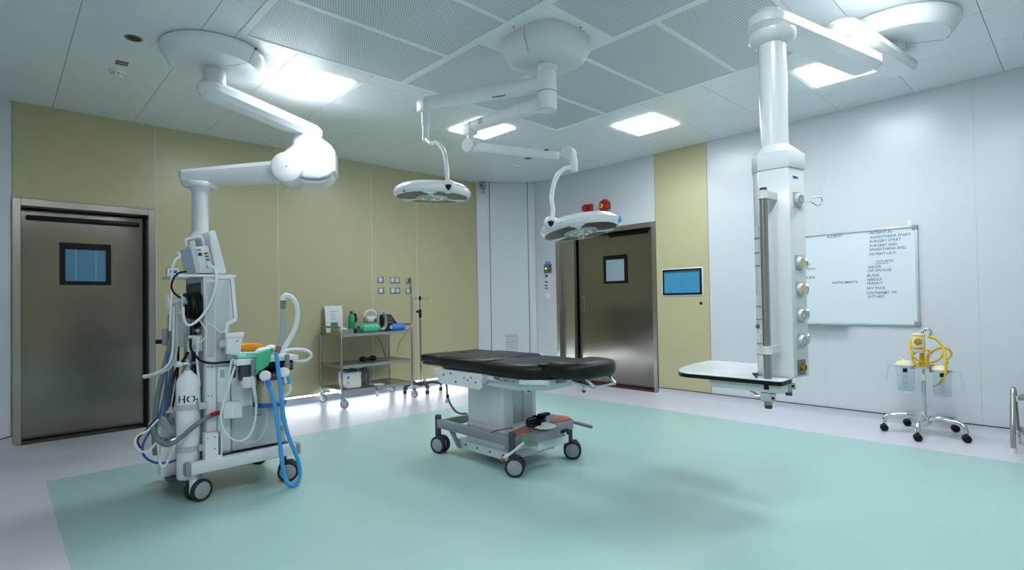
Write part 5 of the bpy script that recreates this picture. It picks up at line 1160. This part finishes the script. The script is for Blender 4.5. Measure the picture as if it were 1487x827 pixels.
# left push handle
MB().cyl(q(226, 496, 4.05), q(262, 494, 4.05), .014, n=14).build('push_bar', M['black'], AM); a, b = q(240, 479, 4.03), q(240, 500, 4.03); MB().tube([a+Vector((0, 0, .01)), a, b, b-Vector((0, 0, .005))], .018, n=14, smooth=False, rf=lambda i: (.012, .018, .018, .012)[i]).build('push_grip', M['grey'], AM)
# cylinder tray and white canister behind it
tp = [atZ(x, y, .13) for x, y in ((229, 680), (256, 671), (292, 668), (292, 694), (262, 698), (245, 696))]
MB().prism([(p.x, p.y) for p in tp], .108, .13, r=.004).build('cylinder_tray', M['dark_tray'], AM)
# gas and data lines: traced on planes beside the machine
def hose(pts, r, mat, name, Y=3.8, dy=0.0, n=8, sub=6, par=None, rf=None):
    L_ = len(pts); return MB().tube([q(x, y, Y+dy*i/(L_-1)) for i, (x, y) in enumerate(pts)], r, n=n, sub=sub, rf=rf).build(name, M[mat], par or AM)
hose([(250, 490), (243, 515), (235, 548), (227, 590), (224, 630), (226, 660)], .015, 'hosegrey', 'grey_hose', 3.95)
hose([(253, 500), (250, 530), (246, 560), (240, 600), (240, 640)], .013, 'hosegrey', 'grey_hose', 3.98)
hose([(222, 620), (224, 632), (232, 641), (246, 645), (262, 635), (280, 620), (297, 608), (312, 600), (322, 599)], .0135, 'hosegrey', 'grey_hose', 3.70, .07, n=10)
hose([(308, 601.6), (316, 599.3)], .0140, 'red', 'red_lettering_sleeve', 3.735, .025)
hose([(244, 512), (242, 545), (238, 575), (229, 610), (214, 632), (207, 648), (210, 662), (225, 671), (245, 671), (258, 666)], .007, 'dblue', 'blue_line', 3.93)
hose([(253, 545), (240, 620), (230, 640)], .007, 'dblue', 'blue_line', 3.98)
hose([(280, 505), (279, 540), (278, 560)], .008, 'dblue', 'blue_line', 4.0)
hose([(262, 372), (254, 378), (250, 395), (249, 425), (248, 455), (247, 480)], .007, 'white2', 'white_cable', 3.85)
hose([(271, 394), (260, 396), (252, 404), (249, 416), (253, 425), (262, 432)], .006, 'black', 'black_cable', 3.80)
hose([(256, 440), (257, 480), (255, 515), (247, 533), (230, 542), (208, 548)], .008, 'cable', 'grey_cable', 3.80)
hose([(253, 445), (252, 490), (249, 520), (238, 535), (222, 543), (207, 546)], .007, 'white2', 'white_cable', 3.82)
hose([(266, 445), (267, 462), (272, 471), (280, 470), (292, 460), (304, 442), (312, 420), (314, 402), (312, 390), (307, 386)], .0075, 'tubeclear', 'clear_tube', 3.755)
hose([(297, 476), (303, 470), (311, 475), (320, 483), (327, 478), (329, 470)], .0035, 'white2', 'thin_lead', 3.765)
hose([(290, 465), (297, 475), (300, 485), (294, 494), (286, 498)], .0035, 'white2', 'thin_lead', 3.76)
hose([(277, 492), (277, 505), (283, 515), (293, 524), (308, 527), (322, 526), (334, 525)], .0075, 'black', 'black_cable', 3.745)
hose([(334, 525), (341, 524.5)], .009, 'tube_steel', 'cable_connector', 3.745)
hose([(278, 468), (276, 500), (268, 520), (257, 535), (252, 550)], .008, 'black', 'black_cable', 3.86)
hose([(283, 470), (284, 500), (284, 540), (287, 575)], .010, 'black', 'black_cable', 3.88)
hose([(270, 480), (268, 520), (262, 560), (256, 600)], .008, 'cable', 'grey_cable', 3.95); hose([(259, 500), (258, 540), (252, 585), (247, 600)], .007, 'black', 'black_cable', 4.0); hose([(288, 490), (286, 520), (290, 560)], .007, 'white2', 'white_cable', 3.80)
hose([(230, 608), (215, 624), (200, 632), (196, 643), (203, 654), (214, 655), (224, 646), (229, 636)], .006, 'white2', 'white_cable', 3.90); hose([(228, 606), (210, 626), (200, 638), (204, 650)], .0045, 'black', 'black_cable', 3.92)
hose([(229, 640), (231, 660), (233, 674), (240, 676), (250, 655), (258, 635)], .0075, 'white2', 'white_cable', 3.80)
hose([(341, 531), (334, 555), (326, 580), (321, 602), (324, 622), (334, 635), (348, 640), (362, 632), (370, 612), (372, 585), (369, 560), (366, 545)], .0065, 'tubeclear', 'clear_tube', 3.69)
hose([(336, 520), (334, 540), (330, 565)], .006, 'tubeclear', 'clear_tube', 3.72); hose([(365, 545), (368, 565), (373, 590)], .007, 'tubeclear', 'clear_tube', 3.70)
hose([(383, 588), (388, 602), (386, 620), (375, 638), (355, 643)], .0022, 'white2', 'thin_lead', 3.70)
# keys hanging from the right side
k_ = MB().cyl(q(408, 585, 3.74), q(408, 612, 3.74), .002, n=6).build('key_chain', M['tube_steel'], AM); MB().rbox(-.008, .008, -.002, .002, -.035, 0, r=.001, seg=1, M=Matrix.Translation(q(409, 618, 3.74))).build('key', M['brass'], k_)
# ---- things on and around the machine
cx_ = q(273.5, 600, 3.83); cyl_r = .0665; zb_ = .1305; zt0 = q(273, 549, 3.83).z
gc = thing('gas_cylinder', 'white gas cylinder stencilled in black strapped to the anaesthesia machine', 'gas cylinder', (cx_.x, cx_.y, zb_))
MB().lathe([(0, 0), (cyl_r*.93, 0), (cyl_r, .012), (cyl_r, zt0-zb_-.035), (cyl_r*.93, zt0-zb_-.008), (cyl_r*.72, zt0-zb_+.018), (.026, zt0-zb_+.038), (.02, zt0-zb_+.05), (0, zt0-zb_+.05)], (cx_.x, cx_.y, zb_), 40).build('body', M['white'], gc)
MB().cyl((cx_.x, cx_.y, zt0+.045), (cx_.x, cx_.y, zt0+.12), .016, n=16).build('valve', M['chrome'], gc); a = q(258, 528.5, 3.80); b = q(284, 526, 3.84); MB().cyl(a, b, .011, n=14).build('valve_spindle', M['chrome'], gc); MB().cyl(a-(b-a)*.12, a+(b-a)*.12, .018, n=16).build('valve_knob', M['lgrey'], gc)
MB().ball((cx_.x, cx_.y, zt0+.085), .024, n=14).build('yoke', M['tube_steel'], gc)
def on_cyl(m, r):
    o = []
    ang0 = math.atan2(-cx_.y, -cx_.x)   # direction to the viewpoint
    for v in m.v: a = ang0+v.x/r; o.append(Vector((cx_.x+r*math.cos(a), cx_.y+r*math.sin(a), v.z)))
    m.v = o; return m
def stencil(s_, size, u, z, sx=1.0):
    m = text_mesh(s_, size, Matrix.Identity(4), bold=.0012); m.v = [Vector((u+v.x*sx, 0, z+v.y)) for v in m.v]; return on_cyl(m, cyl_r+.0006).build('stencil_lettering', M['inkblack'], gc, smooth=0)
zl = q(273, 583.5, 3.80).z
stencil('HO', .066, -.060, zl); stencil('2', .045, .040, zl-.012)
lbz = q(273, 664, 3.8).z; m = MB()
for k in range(7): m.add([(-.03+.008*k, 0, lbz-.035), (-.03+.008*(k+1), 0, lbz-.035), (-.03+.008*(k+1), 0, lbz+.03), (-.03+.008*k, 0, lbz+.03)], [(0, 1, 2, 3)])
on_cyl(m, cyl_r+.0006).build('label', M['paper'], gc)
for k in range(5):
    m = MB().add([(-.024, 0, lbz-.026+k*.011), (.018, 0, lbz-.026+k*.011), (.018, 0, lbz-.022+k*.011), (-.024, 0, lbz-.022+k*.011)], [(0, 1, 2, 3)]); on_cyl(m, cyl_r+.0012).build('label_print', M['grey'], gc, smooth=0)
for py in (588, 648):
    z = q(290, py, 3.8).z; st = MB().lathe([(cyl_r+.0012, z-.018), (cyl_r+.004, z-.018), (cyl_r+.004, z+.018), (cyl_r+.0012, z+.018), (cyl_r+.0012, z-.018)], (cx_.x, cx_.y, 0), 40, cap=False).build('strap', M['silver'], AM)
    MB().rbox(cx_.x+cyl_r*.6, .95, cx_.y-.075, cx_.y-.03, z-.02, z+.02, r=.004).build('strap_bracket', M['silver'], st)
# plastic bag and canister behind
t = thing('plastic_bag', 'crumpled clear plastic bag hanging beside the gas cylinder', 'plastic bag', tuple(q(238, 640, 3.9)))
bm_ = bmesh.new(); bmesh.ops.create_icosphere(bm_, subdivisions=3, radius=1)
for v in bm_.verts:
    k = 1+.10*math.sin(v.co.x*7+v.co.z*5)+.08*math.sin(v.co.y*9-v.co.z*6)+random.uniform(-.05, .05); taper = 1-.35*max(0, v.co.z)
    v.co = Vector((v.co.x*.085*k*taper, v.co.y*.07*k*taper, v.co.z*.105*k))
MB().bm(bm_, Matrix.Translation(q(238, 618, 4.02))).build('bag_body', M['bag'], t, smooth=30); bm_.free()
c = q(248, 597, 3.9); MB().lathe([(.008, .03), (.012, .015), (.03, -.005)], (c.x, c.y, c.z), 14).build('bag_neck', M['bag'], t)
t = thing('suction_canister', 'small white canister on the dark tray behind the gas cylinder', 'canister', tuple(q(245, 672, 3.98)))
a = q(245, 645, 3.98); MB().rbox(a.x-.055, a.x+.05, a.y-.05, a.y+.06, .131, a.z, r=.012).build('case', M['white2'], t); MB().rbox(a.x-.05, a.x+.045, a.y-.045, a.y+.055, a.z, a.z+.012, r=.004).build('lid', M['lgrey'], t)
# patient monitor on the top shelf
t = thing('patient_monitor', 'white patient monitor with carry handle tilted on top of the anaesthesia machine', 'monitor', (1.0, 3.95, 1.379))
pXZ([(277.5, 358.5), (303, 356), (312, 396.2), (285.5, 396.2)], 3.84, 4.12, r=.006).build('module_case', M['white'], t)
bk = pXZ([(277, 360), (283, 359.5), (290.5, 395.5), (285, 395.8)], 3.835, 4.125).build('back_cover', P('blue_white_plastic', '#b9c8d6', .4), t, smooth=0)
pXZ([(303, 337), (306, 334.5), (311, 334), (313.5, 336), (329, 393), (328, 396.3), (314, 396.3)], 3.81, 4.16, r=.006).build('screen_slab', M['white'], t)
pXZ([(285, 361), (300, 359), (304, 385), (291, 388)], 3.83, 3.842, r=.002).build('measuring_module', M['white'], t)
kn = q(290.3, 369, 3.83); MB().lathe([(.012, 0), (.012, .005), (0, .006)], n=18, M=frame_M(kn, (1, 0, 0), (0, -1, 0))).build('round_port', M['dgrey'], t)
pXZ([(285.5, 361.7), (292, 361), (292.3, 363.5), (286, 364.2)], 3.8275, 3.830).build('blue_print', M['blue'], t, smooth=0)
for (x, y, mm) in ((299, 367.5, 'red'), (300.5, 371.8, 'brown'), (301.5, 376.5, 'dblue')): pXZ([(x-2.6, y-.8), (x+3, y-1.4), (x+3.2, y+1), (x-2.4, y+1.6)], 3.826, 3.842, r=.001).build('lead_port', M[mm], t)
pXZ([(300, 381), (306, 380), (308.5, 386), (303, 389)], 3.81, 3.842, r=.003).build('lead_plug', M['lgrey'], t)
hs = [(271, 357.5), (269.5, 350), (272, 346.5), (284, 343.5), (291, 343), (294, 346), (296.5, 357)]
for Yh in (3.86, 4.08): hose(hs, .007, 'white', 'handle_bar', Yh, par=t)
a, b = [q(x, y, 3.86) for x, y in ((290, 343.3), (290, 343.3))]; MB().cyl(a, a+Vector((0, .22, 0)), .011, n=12).build('handle_grip', M['white'], t)
bracket_ = MB().cyl(q(262, 371, 3.84), q(258, 366, 3.84), .008, n=10).build('rear_plug', M['lgrey'], t)
# orange, teal, white and green soft items on the work surface
ZW = .839
t = thing('orange_pouch', 'folded orange pouch on the machine work surface', 'pouch', tuple(q(368, 508, 3.95)))
pXZ([(350, 510), (352, 501), (358, 499), (378, 499), (384, 501.5), (381, 506), (372, 511)], 3.91, 4.05, r=.008).build('cloth', M['orange'], t); pXZ([(352, 509.5), (372, 506), (376, 509), (370, 512)], 3.90, 3.93, r=.004).build('fold', P('dark_orange_cloth', '#c9750b', .6), t)
t = thing('teal_cloth', 'teal folded cloth at the edge of the machine work surface', 'cloth', tuple(q(358, 515, 3.75)))
a = q(360, 514, 3.74); MB().rbox(a.x-.07, a.x+.07, 3.715, 3.86, ZW, ZW+.028, r=.012, seg=3).build('cloth', M['teal'], t); MB().rbox(a.x-.02, a.x+.072, 3.712, 3.80, ZW+.024, ZW+.036, r=.005).build('fold', M['teal'], t)
t = thing('white_wrap', 'crumpled white wrap beside the orange pouch', 'wrap', tuple(q(385, 508, 3.85)))
a = q(384, 509, 3.84); MB().ball((a.x, a.y, ZW+.03), .06, .05, .028, n=16).ball((a.x+.05, a.y+.02, ZW+.036), .045, .045, .034, n=14).build('crumple', M['paper'], t)
t = thing('breathing_bag', 'shiny green breathing bag hanging over the work surface edge', 'breathing bag', tuple(q(383, 525, 3.69)))
pXZ([(372, 519), (378, 512), (388, 507), (393.5, 506), (395, 512), (394.5, 522), (390, 531), (382, 537), (374, 540.5), (372, 538)], 3.655, 3.695, r=.014, seg=4).build('bladder', M['green_l'], t, smooth=60); pXZ([(391, 507), (397, 505.5), (397, 510), (395, 512)], 3.66, 3.70).build('bag_neck', M['green_p'], t); pXZ([(370, 540), (374, 537), (376, 541), (370, 545)], 3.67, 3.685).build('bag_tail', M['green_p'], t)
# breathing tubes
t = thing('breathing_circuit', 'blue corrugated breathing tube looping down to the green floor', 'breathing tube', tuple(q(425, 706, 3.60)))
strand = [(401, 512), (404, 535), (407, 560), (410, 590), (414, 615), (420, 636), (428, 655), (434, 672), (435.5, 690), (431, 702), (423, 704.5), (415.5, 697), (411.5, 682), (408.5, 660), (405, 630), (401, 600), (396, 575), (391, 560)]
YB = atZ(424, 705, .0135).y
hose(strand, .0135, 'blue', 'corrugated_hose', YB, .0, n=12, sub=14, par=t, rf=lambda i: .0122+.0018*(i % 2))
hose([(391, 561), (389.5, 556), (388.5, 551)], .0155, 'hdblue', 'blue_cuff', YB, 0, n=12, par=t)
t = thing('corrugated_arm_tube', 'grey and white tube arching above the machine work surface', 'breathing tube', tuple(q(404, 510, 3.80)))
hose([(403, 508), (406, 500), (409, 488), (410.8, 470), (411.2, 450), (411.3, 438)], .019, 'cable', 'grey_corrugated_tube', 3.80, 0, n=14, sub=10, par=t, rf=lambda i: .0172+.0018*(i % 2))
hose([(411.3, 448), (411.3, 436)], .0195, 'brown', 'tube_cuff', 3.80, par=t); hose([(402, 512), (405, 503)], .0205, 'brown', 'tube_cuff', 3.80, par=t)
hose([(411.3, 436), (411.5, 431), (416, 428.5), (424, 432), (430, 442), (432, 456), (429.5, 472), (423, 488), (414, 502), (407, 511)], .0165, 'tubeclear', 'white_arch_tube', 3.80, par=t, n=12)
t = thing('white_loop_tube', 'white ring of tubing sticking out right of the work surface', 'breathing tube', tuple(q(408, 518, 3.85)))
hose([(404, 513), (413, 509), (428, 507), (443, 508), (451, 513), (450.5, 519), (443, 523.5), (428, 524), (414, 521), (405, 517)], .0115, 'tubeclear', 'ring_tube', 3.86, 0, par=t, n=12); hose([(404, 515), (413, 516.5), (424, 520)], .015, 'white2', 'tube_junction', 3.85, par=t, n=12)
